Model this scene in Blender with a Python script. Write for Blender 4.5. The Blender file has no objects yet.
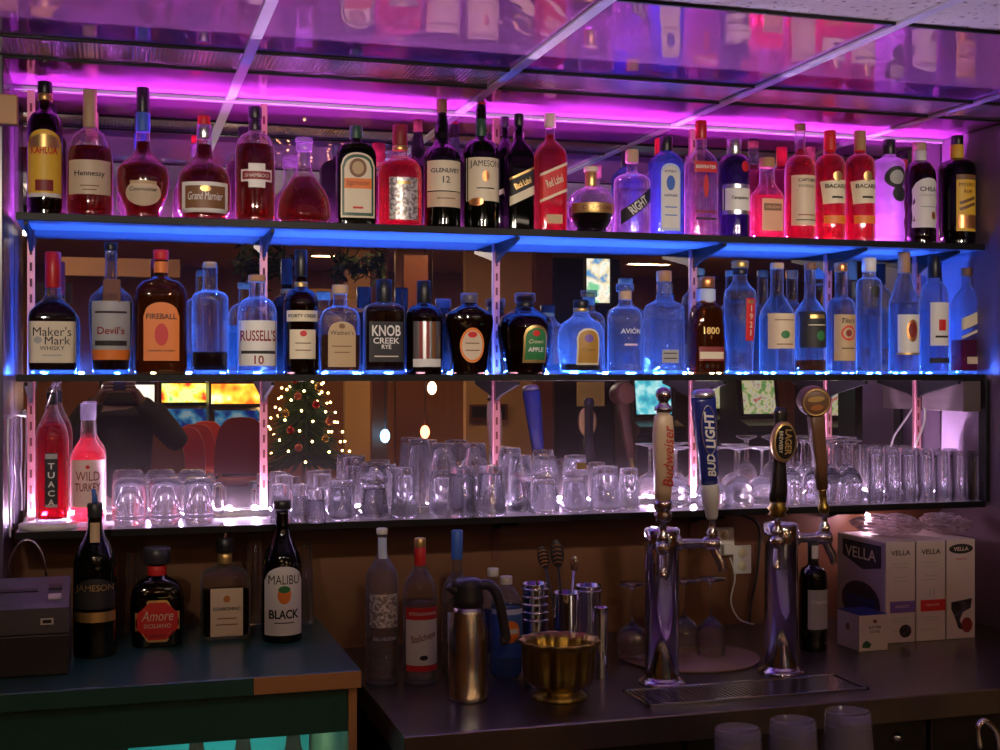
import bpy, bmesh, math, random
from mathutils import Vector, Matrix
random.seed(7)
R = math.radians
PI = math.pi
SC = bpy.context.scene
COL = SC.collection

# ------------------------------------------------------------------ camera model (photo taken as 1000 x 750)
F = 1300.0; YAW = R(16.5); EYE = 1.6; HOR = 374.0; DC = 3.3
def ang(px): return YAW + math.atan((px - 500) / F)
def ycomp(px): return math.cos(YAW) - math.sin(YAW) * (px - 500) / F
def depth_at(px, y): return (DC + y) / ycomp(px)
def xw(px, y): return (DC + y) * math.tan(ang(px))
def zw(py, d): return EYE + (HOR - py) * d / F
def refl(px, py, yv):
    """where a thing really stands that the back mirror shows at (px, py), yv behind the glass"""
    d = depth_at(px, yv)
    return xw(px, yv), -yv, zw(py, d)

# ------------------------------------------------------------------ materials
MATS = {}
def nodes(name):
    m = bpy.data.materials.new(name); m.use_nodes = True
    nt = m.node_tree; nt.nodes.clear()
    out = nt.nodes.new('ShaderNodeOutputMaterial')
    MATS[name] = m
    return m, nt, out
def pbr(name, col, rough=.5, metal=0., spec=.5, bump=None, coat=0.):
    if name in MATS: return MATS[name]
    m, nt, out = nodes(name)
    p = nt.nodes.new('ShaderNodeBsdfPrincipled')
    p.inputs['Base Color'].default_value = (*col, 1)
    p.inputs['Roughness'].default_value = rough
    p.inputs['Metallic'].default_value = metal
    p.inputs['Specular IOR Level'].default_value = spec
    p.inputs['Coat Weight'].default_value = coat
    nt.links.new(p.outputs[0], out.inputs[0])
    if bump:
        tc = nt.nodes.new('ShaderNodeTexCoord'); n = nt.nodes.new('ShaderNodeTexNoise')
        n.inputs['Scale'].default_value = bump[0]
        b = nt.nodes.new('ShaderNodeBump'); b.inputs['Strength'].default_value = bump[1]
        b.inputs['Distance'].default_value = .01
        nt.links.new(tc.outputs['Object'], n.inputs['Vector'])
        nt.links.new(n.outputs['Fac'], b.inputs['Height'])
        nt.links.new(b.outputs[0], p.inputs['Normal'])
    return m
def ramp_mat(name, stops, scale=(1, 1, 1), nscale=5., detail=6., rough=.5, metal=0., spec=.5, kind='noise', bump=0., coat=0.):
    """principled whose colour runs through a ramp driven by noise / wave / voronoi"""
    m, nt, out = nodes(name)
    p = nt.nodes.new('ShaderNodeBsdfPrincipled')
    p.inputs['Roughness'].default_value = rough; p.inputs['Metallic'].default_value = metal
    p.inputs['Specular IOR Level'].default_value = spec; p.inputs['Coat Weight'].default_value = coat
    tc = nt.nodes.new('ShaderNodeTexCoord'); mp = nt.nodes.new('ShaderNodeMapping')
    mp.inputs['Scale'].default_value = scale
    if kind == 'noise':
        t = nt.nodes.new('ShaderNodeTexNoise'); t.inputs['Detail'].default_value = detail; o = t.outputs['Fac']
    elif kind == 'voronoi':
        t = nt.nodes.new('ShaderNodeTexVoronoi'); o = t.outputs['Distance']
    else:
        t = nt.nodes.new('ShaderNodeTexWave'); t.inputs['Distortion'].default_value = detail; o = t.outputs['Fac']
    t.inputs['Scale'].default_value = nscale
    cr = nt.nodes.new('ShaderNodeValToRGB')
    el = cr.color_ramp.elements
    while len(el) < len(stops): el.new(.5)
    for e, (pos, c) in zip(el, stops): e.position = pos; e.color = (*c, 1)
    nt.links.new(tc.outputs['Object'], mp.inputs['Vector']); nt.links.new(mp.outputs[0], t.inputs['Vector'])
    nt.links.new(o, cr.inputs[0]); nt.links.new(cr.outputs[0], p.inputs['Base Color'])
    if bump:
        b = nt.nodes.new('ShaderNodeBump'); b.inputs['Strength'].default_value = bump; b.inputs['Distance'].default_value = .004
        nt.links.new(o, b.inputs['Height']); nt.links.new(b.outputs[0], p.inputs['Normal'])
    nt.links.new(p.outputs[0], out.inputs[0])
    return m
def emit(name, col, strength):
    if name in MATS: return MATS[name]
    m, nt, out = nodes(name)
    e = nt.nodes.new('ShaderNodeEmission'); e.inputs[0].default_value = (*col, 1); e.inputs[1].default_value = strength
    nt.links.new(e.outputs[0], out.inputs[0])
    return m
def screen_mat(name, stops, strength, scale=9.):
    m, nt, out = nodes(name)
    e = nt.nodes.new('ShaderNodeEmission'); e.inputs[1].default_value = strength
    tc = nt.nodes.new('ShaderNodeTexCoord'); t = nt.nodes.new('ShaderNodeTexNoise'); t.inputs['Scale'].default_value = scale
    cr = nt.nodes.new('ShaderNodeValToRGB'); el = cr.color_ramp.elements
    while len(el) < len(stops): el.new(.5)
    for q, (pos, c) in zip(el, stops): q.position = pos; q.color = (*c, 1)
    nt.links.new(tc.outputs['Object'], t.inputs['Vector']); nt.links.new(t.outputs['Fac'], cr.inputs[0])
    nt.links.new(cr.outputs[0], e.inputs[0]); nt.links.new(e.outputs[0], out.inputs[0])
    return m
def glass(name, tint, haze=.08, hazecol=None, edge=.55, rough=.03, bump=None, base=.03, refr=0., rim=.0):
    """thin clear or coloured glass / liquid: straight-through tint, a share of scatter, and edge reflection"""
    if name in MATS: return MATS[name]
    m, nt, out = nodes(name); L = nt.links.new; N = nt.nodes.new
    tr = N('ShaderNodeBsdfTransparent'); tr.inputs[0].default_value = (*tint, 1)
    rf = None
    if refr:
        rf = N('ShaderNodeBsdfRefraction'); rf.inputs['Color'].default_value = (*tint, 1); rf.inputs['IOR'].default_value = 1.4; rf.inputs['Roughness'].default_value = .01
        mr = N('ShaderNodeMixShader'); mr.inputs[0].default_value = refr; L(tr.outputs[0], mr.inputs[1]); L(rf.outputs[0], mr.inputs[2]); tr = mr
    tl = N('ShaderNodeBsdfTranslucent'); tl.inputs[0].default_value = (*(hazecol or tint), 1)
    df = N('ShaderNodeBsdfDiffuse'); df.inputs[0].default_value = (*(hazecol or tint), 1)
    mh = N('ShaderNodeMixShader'); mh.inputs[0].default_value = .35; L(tl.outputs[0], mh.inputs[1]); L(df.outputs[0], mh.inputs[2])
    lz = N('ShaderNodeLayerWeight'); lz.inputs[0].default_value = .5
    pz = N('ShaderNodeMath'); pz.operation = 'POWER'; pz.inputs[1].default_value = 3.0; L(lz.outputs['Facing'], pz.inputs[0])
    mz = N('ShaderNodeMath'); mz.operation = 'MULTIPLY_ADD'; mz.use_clamp = True; mz.inputs[1].default_value = rim; mz.inputs[2].default_value = haze; L(pz.outputs[0], mz.inputs[0])
    m1 = N('ShaderNodeMixShader'); L(mz.outputs[0], m1.inputs[0]); L(tr.outputs[0], m1.inputs[1]); L(mh.outputs[0], m1.inputs[2])
    gl = N('ShaderNodeBsdfGlossy'); gl.inputs['Roughness'].default_value = rough; gl.inputs['Color'].default_value = (1, 1, 1, 1)
    lw = N('ShaderNodeLayerWeight'); lw.inputs[0].default_value = .5
    pw = N('ShaderNodeMath'); pw.operation = 'POWER'; pw.inputs[1].default_value = 2.6; L(lw.outputs['Facing'], pw.inputs[0])
    ma = N('ShaderNodeMath'); ma.operation = 'MULTIPLY_ADD'; ma.inputs[1].default_value = edge; ma.inputs[2].default_value = base
    L(pw.outputs[0], ma.inputs[0])
    m2 = N('ShaderNodeMixShader'); L(ma.outputs[0], m2.inputs[0]); L(m1.outputs[0], m2.inputs[1]); L(gl.outputs[0], m2.inputs[2])
    L(m2.outputs[0], out.inputs[0])
    if bump:
        tc = N('ShaderNodeTexCoord'); n = N('ShaderNodeTexNoise' if bump[2] == 'n' else 'ShaderNodeTexVoronoi')
        n.inputs['Scale'].default_value = bump[0]
        b = N('ShaderNodeBump'); b.inputs['Strength'].default_value = bump[1]; b.inputs['Distance'].default_value = .004
        L(tc.outputs['Object'], n.inputs['Vector'])
        L(n.outputs['Fac' if bump[2] == 'n' else 'Distance'], b.inputs['Height']); L(b.outputs[0], gl.inputs['Normal']); L(b.outputs[0], lw.inputs['Normal'])
        if rf: L(b.outputs[0], rf.inputs['Normal'])
    return m
def mirror(name, col, rough, haze, hazecol, wave=None):
    m, nt, out = nodes(name); L = nt.links.new; N = nt.nodes.new
    gl = N('ShaderNodeBsdfGlossy'); gl.inputs['Color'].default_value = (*col, 1); gl.inputs['Roughness'].default_value = rough
    df = N('ShaderNodeBsdfDiffuse'); df.inputs[0].default_value = (*hazecol, 1)
    mx = N('ShaderNodeMixShader'); mx.inputs[0].default_value = haze
    L(gl.outputs[0], mx.inputs[1]); L(df.outputs[0], mx.inputs[2]); L(mx.outputs[0], out.inputs[0])
    if wave:
        tc = N('ShaderNodeTexCoord'); n = N('ShaderNodeTexNoise'); n.inputs['Scale'].default_value = wave[0]; n.inputs['Detail'].default_value = 1.
        b = N('ShaderNodeBump'); b.inputs['Strength'].default_value = wave[1]; b.inputs['Distance'].default_value = .02
        L(tc.outputs['Object'], n.inputs['Vector']); L(n.outputs['Fac'], b.inputs['Height']); L(b.outputs[0], gl.inputs['Normal'])
    return m

# ------------------------------------------------------------------ mesh helpers
def link(o, parent=None):
    COL.objects.link(o)
    if parent is not None: o.parent = parent
    return o
def mk(name, verts, faces, mat, parent=None, smooth=True, loc=None):
    me = bpy.data.meshes.new(name); me.from_pydata([tuple(v) for v in verts], [], faces); me.update()
    if smooth:
        for p in me.polygons: p.use_smooth = True
    if mat: me.materials.append(mat)
    o = bpy.data.objects.new(name, me); link(o, parent)
    if loc: o.location = loc
    return o
def tag(o, label, cat, group=None, kind=None):
    o['label'] = label; o['category'] = cat
    if group: o['group'] = group
    if kind: o['kind'] = kind
    return o
def thing(name, label, cat, loc=(0, 0, 0), rz=0., group=None):
    o = bpy.data.objects.new(name, None); o.empty_display_size = .05; COL.objects.link(o)
    o.location = loc; o.rotation_euler = (0, 0, rz)
    return tag(o, label, cat, group)
def dup(root, loc, label=None, rz=None, scale=None):
    r = root.copy(); COL.objects.link(r); r.location = loc
    if label: r['label'] = label
    if rz is not None: r.rotation_euler = (0, 0, rz)
    if scale is not None: r.scale = scale
    for ch in list(root.children):
        c = ch.copy(); COL.objects.link(c); c.parent = r
        for g in list(ch.children):
            d = g.copy(); COL.objects.link(d); d.parent = c
    return r
class MB:
    def __init__(s): s.v = []; s.f = []; s.flat = []
    def add(s, v, f, flat=False):
        b = len(s.v); s.v += [tuple(q) for q in v]
        for q in f:
            s.f.append([i + b for i in q]); s.flat.append(flat)
        return s
    def box(s, c, d, rot=None, bev=0.):
        bm = bmesh.new(); bmesh.ops.create_cube(bm, size=1.)
        bmesh.ops.scale(bm, vec=Vector(d), verts=bm.verts)
        if bev: bmesh.ops.bevel(bm, geom=bm.edges[:], offset=min(bev, min(d) * .45), segments=2, affect='EDGES', profile=.5)
        if rot is not None: bmesh.ops.rotate(bm, cent=(0, 0, 0), matrix=rot, verts=bm.verts)
        bmesh.ops.translate(bm, vec=Vector(c), verts=bm.verts)
        bm.verts.index_update()
        s.add([v.co[:] for v in bm.verts], [[v.index for v in f.verts] for f in bm.faces], True); bm.free()
        return s
    def b2(s, x0, x1, y0, y1, z0, z1, bev=0.):
        return s.box(((x0 + x1) / 2, (y0 + y1) / 2, (z0 + z1) / 2), (abs(x1 - x0), abs(y1 - y0), abs(z1 - z0)), None, bev)
    def lathe(s, prof, seg=28, c=(0, 0, 0), caps=(True, True), axis='z', mod=None):
        v = []; f = []; n = len(prof)
        for z, r in prof:
            for k in range(seg):
                a = 2 * PI * k / seg; q = r if mod is None else mod(r, a, z)
                p = (q * math.cos(a), q * math.sin(a), z)
                if axis == 'y': p = (p[0], p[2], p[1])
                if axis == 'x': p = (p[2], p[0], p[1])
                v.append((p[0] + c[0], p[1] + c[1], p[2] + c[2]))
        for i in range(n - 1):
            for k in range(seg):
                a, b = i * seg + k, i * seg + (k + 1) % seg
                f.append([a, b, b + seg, a + seg])
        if caps[0]: f.append(list(range(seg))[::-1])
        if caps[1]: f.append([(n - 1) * seg + k for k in range(seg)])
        return s.add(v, f)
    def tube(s, pts, r, seg=10, close=False):
        pts = [Vector(p) for p in pts]; rs = r if isinstance(r, (list, tuple)) else [r] * len(pts)
        v = []; f = []; n = len(pts); prev = None
        for i, p in enumerate(pts):
            t = (pts[min(i + 1, n - 1)] - pts[max(i - 1, 0)])
            if close: t = pts[(i + 1) % n] - pts[i - 1]
            t.normalize()
            u = t.cross(Vector((0, 0, 1)) if abs(t.z) < .95 else Vector((0, 1, 0))) if prev is None else (prev - t * prev.dot(t))
            u.normalize(); prev = u; w = t.cross(u)
            for k in range(seg):
                a = 2 * PI * k / seg
                v.append(p + (u * math.cos(a) + w * math.sin(a)) * rs[i])
        m = n if close else n - 1
        for i in range(m):
            for k in range(seg):
                a, b = i * seg + k, i * seg + (k + 1) % seg
                c, d = ((i + 1) % n) * seg + (k + 1) % seg, ((i + 1) % n) * seg + k
                f.append([a, b, c, d])
        if not close:
            f.append(list(range(seg))[::-1]); f.append([(n - 1) * seg + k for k in range(seg)])
        return s.add(v, f)
    def ball(s, c, r, seg=16, sc=(1, 1, 1)):
        prof = [(-math.cos(PI * i / 10) * r, max(math.sin(PI * i / 10) * r, r * .02)) for i in range(11)]
        b = len(s.v); s.lathe(prof, seg)
        for i in range(b, len(s.v)):
            q = s.v[i]; s.v[i] = (q[0] * sc[0] + c[0], q[1] * sc[1] + c[1], q[2] * sc[2] + c[2])
        return s
    def xf(s, M, start=0):
        for i in range(start, len(s.v)): s.v[i] = tuple(M @ Vector(s.v[i]))
        return s
    def build(s, name, mat, parent=None, loc=None):
        o = mk(name, s.v, s.f, mat, parent, True, loc)
        for p, fl in zip(o.data.polygons, s.flat): p.use_smooth = not fl
        return o
def smooth_path(pts, n=6):
    P = [Vector(p) for p in pts]; out = []
    for i in range(len(P) - 1):
        a, b, c, d = P[max(i - 1, 0)], P[i], P[i + 1], P[min(i + 2, len(P) - 1)]
        for k in range(n):
            t = k / n
            out.append(.5 * ((2 * b) + (c - a) * t + (2 * a - 5 * b + 4 * c - d) * t * t + (3 * b - 3 * c + d - a) * t ** 3))
    out.append(P[-1]); return out
_txt = {}
def text_geo(s, shear=0., bold=0.):
    """letters as flat triangles: vertices (x, z) centred on the origin, one unit wide"""
    if any(c in s for c in 'MWmw'): bold = 0.
    key = (s, shear, bold)
    if key in _txt: return _txt[key]
    cu = bpy.data.curves.new('lettering_curve', 'FONT'); cu.body = s; cu.size = 1.; cu.shear = shear; cu.offset = bold
    cu.align_x = 'CENTER'; cu.align_y = 'CENTER'; cu.fill_mode = 'FRONT'; cu.resolution_u = 3
    o = bpy.data.objects.new('lettering_curve', cu); COL.objects.link(o)
    bpy.context.view_layer.update()
    dg = bpy.context.evaluated_depsgraph_get()
    me = bpy.data.meshes.new_from_object(o.evaluated_get(dg))
    bm = bmesh.new(); bm.from_mesh(me)
    bmesh.ops.triangulate(bm, faces=bm.faces[:])
    for _ in range(1):
        bmesh.ops.subdivide_edges(bm, edges=[e for e in bm.edges if e.calc_length() > .35], cuts=1)
    bmesh.ops.triangulate(bm, faces=bm.faces[:]); bm.verts.index_update()
    v = [(p.co.x, p.co.y) for p in bm.verts]; f = [[q.index for q in p.verts] for p in bm.faces]; bm.free()
    bpy.data.objects.remove(o); bpy.data.curves.remove(cu); bpy.data.meshes.remove(me)
    x0, x1 = min(p[0] for p in v), max(p[0] for p in v); z0, z1 = min(p[1] for p in v), max(p[1] for p in v)
    w = x1 - x0
    v = [((p[0] - (x0 + x1) / 2) / w, (p[1] - (z0 + z1) / 2) / w) for p in v]
    _txt[key] = (v, f, (z1 - z0) / w); return _txt[key]
def flat_text(s, mat, parent, M, width, height=None, shear=0., bold=0., name='lettering'):
    """lettering in the local x-z plane facing -y, placed by matrix M"""
    v, f, asp = text_geo(s, shear, bold)
    k = width if height is None else height / asp
    vv = [M @ Vector((x * width, 0, z * k)) for x, z in v]
    return mk(name, vv, f, mat, parent, False)
def patch_geo(kind, w, h, n=28):
    v = []; f = []
    if kind in ('rect', 'arch'):
        nx, nz = 14, 14
        for j in range(nz + 1):
            for i in range(nx + 1):
                x = -w / 2 + w * i / nx; top = h / 2
                if kind == 'arch':
                    q = abs(2 * x / w); top = h / 2 - min(w * .5, h * .6) * .8 * (1 - math.sqrt(max(0, 1 - q ** 2.2)))
                v.append((x, -h / 2 + (top + h / 2) * j / nz))
        for j in range(nz):
            for i in range(nx):
                a = j * (nx + 1) + i; f.append([a, a + 1, a + nx + 2, a + nx + 1])
    else:
        m = 5; v.append((0, 0))
        for j in range(1, m + 1):
            for k in range(n):
                a = 2 * PI * (k + .5) / n; v.append((w / 2 * j / m * math.cos(a), h / 2 * j / m * math.sin(a)))
        for k in range(n): f.append([0, 1 + k, 1 + (k + 1) % n])
        for j in range(m - 1):
            for k in range(n):
                a = 1 + j * n + k; b = 1 + j * n + (k + 1) % n; f.append([a, a + n, b + n, b])
    return v, f

# ------------------------------------------------------------------ palette
M = {}
def P(k, *a, **kw): M[k] = pbr(k, *a, **kw)
P('cream', (.80, .70, .50)); P('white_paper', (.80, .78, .74)); P('beige', (.70, .55, .38)); P('tan', (.55, .38, .20))
P('yellow', (.90, .55, .05)); P('amber_paper', (.45, .24, .04)); P('red', (.65, .02, .02)); P('dark_red', (.25, .02, .02)); P('orange', (.85, .22, .03))
P('gold', (.75, .50, .18), rough=.35, metal=.8); P('black', (.012, .012, .014), rough=.35); P('black_paper', (.02, .02, .022), rough=.6)
P('ink', (.03, .025, .025), rough=.7); P('brown', (.22, .10, .04)); P('wood_cap', (.45, .24, .11), rough=.6); P('cork', (.60, .42, .25), rough=.8)
P('silver', (.75, .75, .78), rough=.25, metal=.9); P('blue_ink', (.05, .15, .55)); P('navy', (.015, .03, .16), rough=.35); P('green', (.03, .20, .06))
P('dark_green', (.02, .09, .04), rough=.4); P('grey_paper', (.42, .42, .42)); P('peach', (.80, .40, .25)); P('pink_paper', (.85, .62, .58))
P('copper', (.75, .32, .12), rough=.3, metal=.8); P('red_wax', (.60, .02, .02), rough=.35, coat=.3); P('purple', (.20, .10, .40)); P('pale_blue', (.55, .65, .85))
P('chrome', (.80, .80, .82), rough=.09, metal=1.); P('steel', (.62, .60, .58), rough=.22, metal=1.); P('white_plastic', (.75, .73, .70), rough=.4)
P('brass', (.42, .30, .07), rough=.28, metal=1., bump=(60, .15)); P('dark_plastic', (.03, .03, .035), rough=.4); P('grey_plastic', (.09, .088, .10), rough=.45)
P('rubber', (.02, .02, .02), rough=.7); P('standard', (.50, .20, .23), rough=.4, metal=.3); P('slot', (.12, .02, .02), rough=.8)
M['engraved'] = ramp_mat('engraved', [(0, (.10, .06, .05)), (.45, (.35, .30, .28)), (.55, (.85, .82, .80)), (1, (.95, .93, .9))], nscale=140, rough=.3, metal=.4)
# glasses and liquids
G = {}
def GL(k, *a, **kw): G[k] = glass('glass_' + k, *a, **kw)
GL('clear', (.95, .96, .98), haze=.004, hazecol=(.92, .92, .95), edge=.65, refr=.35, rim=1.)
GL('etched', (.88, .90, .94), haze=.05, hazecol=(.9, .9, .9), edge=.7, bump=(160, .6, 'v'), refr=.5, rim=.7)
GL('blue', (.28, .50, .95), haze=.15, hazecol=(.35, .55, 1.), edge=.6)
GL('amber', (.55, .20, .05), haze=.08, hazecol=(.6, .2, .05), edge=.7, rim=.35)
GL('brown', (.12, .035, .015), haze=.06, hazecol=(.15, .04, .02), edge=.7, rim=.35)
GL('green', (.05, .08, .035), haze=.06, hazecol=(.03, .07, .03), edge=.7, rim=.35)
GL('black', (.012, .012, .012), haze=.2, hazecol=(.012, .012, .014), edge=.6)
GL('indigo', (.10, .07, .22), haze=.12, hazecol=(.12, .08, .3), edge=.7)
GL('frost', (.75, .72, .78), haze=.5, hazecol=(.55, .50, .64), edge=.2, rough=.3)
GL('pet', (.85, .92, .97), haze=.08, hazecol=(.8, .9, 1.), edge=.6)
GL('cognac', (.26, .03, .015), haze=.03, hazecol=(.75, .07, .14), edge=.05, rim=.35)
GL('whiskey', (.50, .15, .03), haze=.09, hazecol=(.7, .2, .05), edge=.05)
GL('dark_liquor', (.08, .016, .008), haze=.08, hazecol=(.20, .03, .03), edge=.05)
GL('red_liquor', (.60, .04, .06), haze=.12, hazecol=(.9, .10, .26), edge=.05, rim=.3)
GL('pink_liquor', (.85, .22, .24), haze=.15, hazecol=(1., .22, .34), edge=.05, rim=.3)
GL('water', (.96, .97, .99), haze=.0, hazecol=(.9, .9, 1.), edge=.10, refr=.4)
GL('black_liquor', (.02, .008, .01), haze=.2, hazecol=(.03, .01, .015), edge=.1)
GL('blue_drink', (.20, .45, .80), haze=.3, hazecol=(.15, .40, .8), edge=.1)
GL('tumbler', (.975, .975, .985), haze=.004, hazecol=(.95, .93, 1.), edge=.85, base=.05, refr=.9, rim=.8)
GL('foot', (.85, .88, .92), haze=.30, hazecol=(.92, .92, .95), edge=.6)
GL('cup', (.85, .85, .9), haze=.35, hazecol=(.8, .78, .9), edge=.6)
GL('bag', (.80, .72, .75), haze=.5, hazecol=(.75, .6, .66), edge=.7, rough=.12, base=.12)

# ------------------------------------------------------------------ heights
Z_TOP, Z_MID, Z_LOW, Z_CEIL = 1.962, 1.599, 1.246, 2.287
Z_STEEL, Z_GREEN = .90, .985
SX0, SX1 = -.212, 2.325

# ------------------------------------------------------------------ bottle builder
def pchip(pts, per=5):
    n = len(pts); h = [pts[i + 1][0] - pts[i][0] for i in range(n - 1)]
    d = [(pts[i + 1][1] - pts[i][1]) / h[i] if h[i] > 1e-9 else 0 for i in range(n - 1)]
    s = [d[0]] + [0 if d[i - 1] * d[i] <= 0 else 2 * d[i - 1] * d[i] / (d[i - 1] + d[i]) for i in range(1, n - 1)] + [d[-1]]
    out = []
    for i in range(n - 1):
        for k in range(per):
            t = k / per; a, b = pts[i][1], pts[i + 1][1]
            h00 = 2 * t ** 3 - 3 * t * t + 1; h10 = t ** 3 - 2 * t * t + t; h01 = -2 * t ** 3 + 3 * t * t; h11 = t ** 3 - t * t
            out.append((pts[i][0] + h[i] * t, h00 * a + h10 * h[i] * s[i] + h01 * b + h11 * h[i] * s[i + 1]))
    out.append(pts[-1]); return out
class Shape:
    def __init__(s, prof, n=2., dr=1.):
        s.prof = prof; s.n = n; s.dr = dr; s.R = max(r for z, r in prof)
    def r(s, z):
        p = s.prof
        if z <= p[0][0]: return p[0][1]
        for (a, ra), (b, rb) in zip(p, p[1:]):
            if z <= b: return ra + (rb - ra) * (z - a) / max(b - a, 1e-9)
        return p[-1][1]
    def sec(s, r):
        b = min(1., max(0., (r / s.R - .5) / .35)); return 2 + (s.n - 2) * b, 1 + (s.dr - 1) * b
    def ring(s, r, seg=36):
        n, dr = s.sec(r); o = []
        for k in range(seg):
            a = 2 * PI * (k + .5) / seg; c, q = math.cos(a), math.sin(a)
            o.append((r * math.copysign(abs(c) ** (2 / n), c), r * dr * math.copysign(abs(q) ** (2 / n), q)))
        return o
    def front(s, x, z, eps=0.):
        r = s.r(z); n, dr = s.sec(r); q = min(abs(x) / r, .985)
        return -(r * dr * (1 - q ** n) ** (1 / n)) - eps
    def solid(s, prof, name, mat, parent, seg=36):
        v = []; f = []
        for z, r in prof: v += [(x, y, z) for x, y in s.ring(r, seg)]
        for i in range(len(prof) - 1):
            for k in range(seg):
                a, b = i * seg + k, i * seg + (k + 1) % seg; f.append([a, b, b + seg, a + seg])
        f.append(list(range(seg))[::-1]); f.append([(len(prof) - 1) * seg + k for k in range(seg)])
        return mk(name, v, f, mat, parent)

def bottle(px, w, top, prof, gl, label, labels=(), caps=(), liquid=None, fill=None, base=None, zb=Z_TOP, y=-.14,
           n=2., dr=1., name='liquor_bottle', cat='bottle', group=None, rz=0., tilt=None):
    """px, w, top and prof rows are read off the photo; everything is turned into metres at the bottle's own distance"""
    d = depth_at(px, y); k = d / F; x = xw(px, y)
    a = math.atan((px - 500) / F); phi = ang(px)
    W = w * k * math.cos(a)
    if n > 3: W /= (math.cos(phi) + .75 * dr * abs(math.sin(phi)))
    Rr = W / 2
    Z = lambda py: zw(py, d) - zb
    root = thing(name, label, cat, (x, y, zb), rz, group)
    pts = [(0., prof[0][1] * Rr * .93)]
    zs = [(Z(py), fr * Rr) for py, fr in prof]
    zs = [(z, r) for z, r in zs if z > .004]
    pts += [(.004, max(zs[0][1] * .995, prof[0][1] * Rr))] + [q for q in zs if q[0] > .006]
    sh = Shape(pchip(pts), n, dr)
    sh.solid(sh.prof, 'glass_body', G[gl], root)
    if liquid:
        zf = Z(fill); t = .0022; zft = .006
        if gl in ('clear', 'etched') and zb < 1.7:
            zft = .011; sh.solid([(.0006, sh.r(.004) - .002), (.006, sh.r(.006) - .0016), (.0095, sh.r(.0095) - .0016), (.0105, sh.r(.01) - .004)], 'glass_foot', G['foot'], root)
        lp = [(z, r - t) for z, r in sh.prof if z < zf and z > .004 and r > .006]
        lp = [(zft, sh.r(zft) - t * 2)] + [q for q in lp if q[0] > zft + .0005] + [(zf, sh.r(zf) - t)]
        sh.solid(lp, 'liquid', G[liquid], root)
    for c in caps:
        y1, y0, fr, mat = c[:4]; nm = c[4] if len(c) > 4 else 'cap'
        z0, z1 = Z(y1), Z(y0); r = fr * Rr; b = min(.0015, (z1 - z0) * .2)
        r = max(r, 0.003)
        MB().lathe([(z0, r * .97), (z0 + b, r), ((z0 + z1) / 2, r), (z1 - b, r), (z1, r * .9)], 24).build(nm, M.get(mat) or G[mat], root)
    last = None; lay = 0
    for L in labels:
        kind = L[0]
        if kind == 'txt':
            _, s, fw, py, mat = L[:5]; o = L[5] if len(L) > 5 else {}
            v, f, asp = text_geo(s, o.get('shear', 0.), o.get('bold', .012))
            ww = fw * W; hh = o['h'] * k / asp if 'h' in o else min(ww, 14 * k / asp)
            ra = R(o.get('rot', 0)); cx = o.get('x', 0.) * Rr; zc = Z(py)
            vv = []
            for p in v:
                qx, qz = p[0] * ww, p[1] * hh
                X = cx + qx * math.cos(ra) - qz * math.sin(ra); ZZ = zc + qx * math.sin(ra) + qz * math.cos(ra)
                vv.append((X, sh.front(X, ZZ, .0009 + .0004 * lay), ZZ))
            mk('lettering', vv, f, M[mat], last or root, False)
        else:
            if kind == 'diag': _, fw, py, hp, an, mat = L[:6]; o = L[6] if len(L) > 6 else {}; hh = hp * k; zc = Z(py); ra = R(an)
            else:
                _, fw, py0, py1, mat = L[:5]; o = L[5] if len(L) > 5 else {}; hh = abs(py1 - py0) * k; zc = Z((py0 + py1) / 2); ra = R(o.get('rot', 0))
            v, f = patch_geo('rect' if kind == 'diag' else ('oval' if kind == 'octo' else kind), fw * W, hh, 8 if kind == 'octo' else 28)
            cx = o.get('x', 0.) * Rr; vv = []; lim = .965 * Rr
            for qx, qz in v:
                if kind == 'diag':
                    X = max(-lim, min(lim, cx + qx)); ZZ = zc + qz + X * math.tan(ra)
                else:
                    X = cx + qx * math.cos(ra) - qz * math.sin(ra); ZZ = zc + qx * math.sin(ra) + qz * math.cos(ra)
                    X = max(-lim, min(lim, X))
                vv.append((X, sh.front(X, ZZ, .0006 + .0004 * lay), ZZ))
            nm = o.get('name', 'label' if last is None or o.get('own') else 'label_emblem')
            ob = mk(nm, vv, f, M[mat], root if (last is None or o.get('own')) else last)
            if last is None or o.get('own'): last = ob
            lay += 1
    return root, sh, Z, Rr
def rnd(base, shd, nk, top, nr, b0=.97):
    """cylinder body, rounded shoulder, neck"""
    o = [(base, b0), (base - 3, 1.), (shd, 1.)]
    for t in (.25, .5, .72, .9): o.append((shd + (nk - shd) * math.sin(t * PI / 2) ** 1.0, nr + (1 - nr) * math.cos(t * PI / 2) ** .9))
    return o + [(nk - (nk - top) * .12, nr), (top, nr)]
def slo(base, shd, nk, top, nr, b0=.97):
    return [(base, b0), (base - 3, 1.), (shd, 1.), (shd + (nk - shd) * .3, .86 + .14 * nr), (shd + (nk - shd) * .65, .45 + .5 * nr), (nk, nr * 1.03), (top, nr)]

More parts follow.
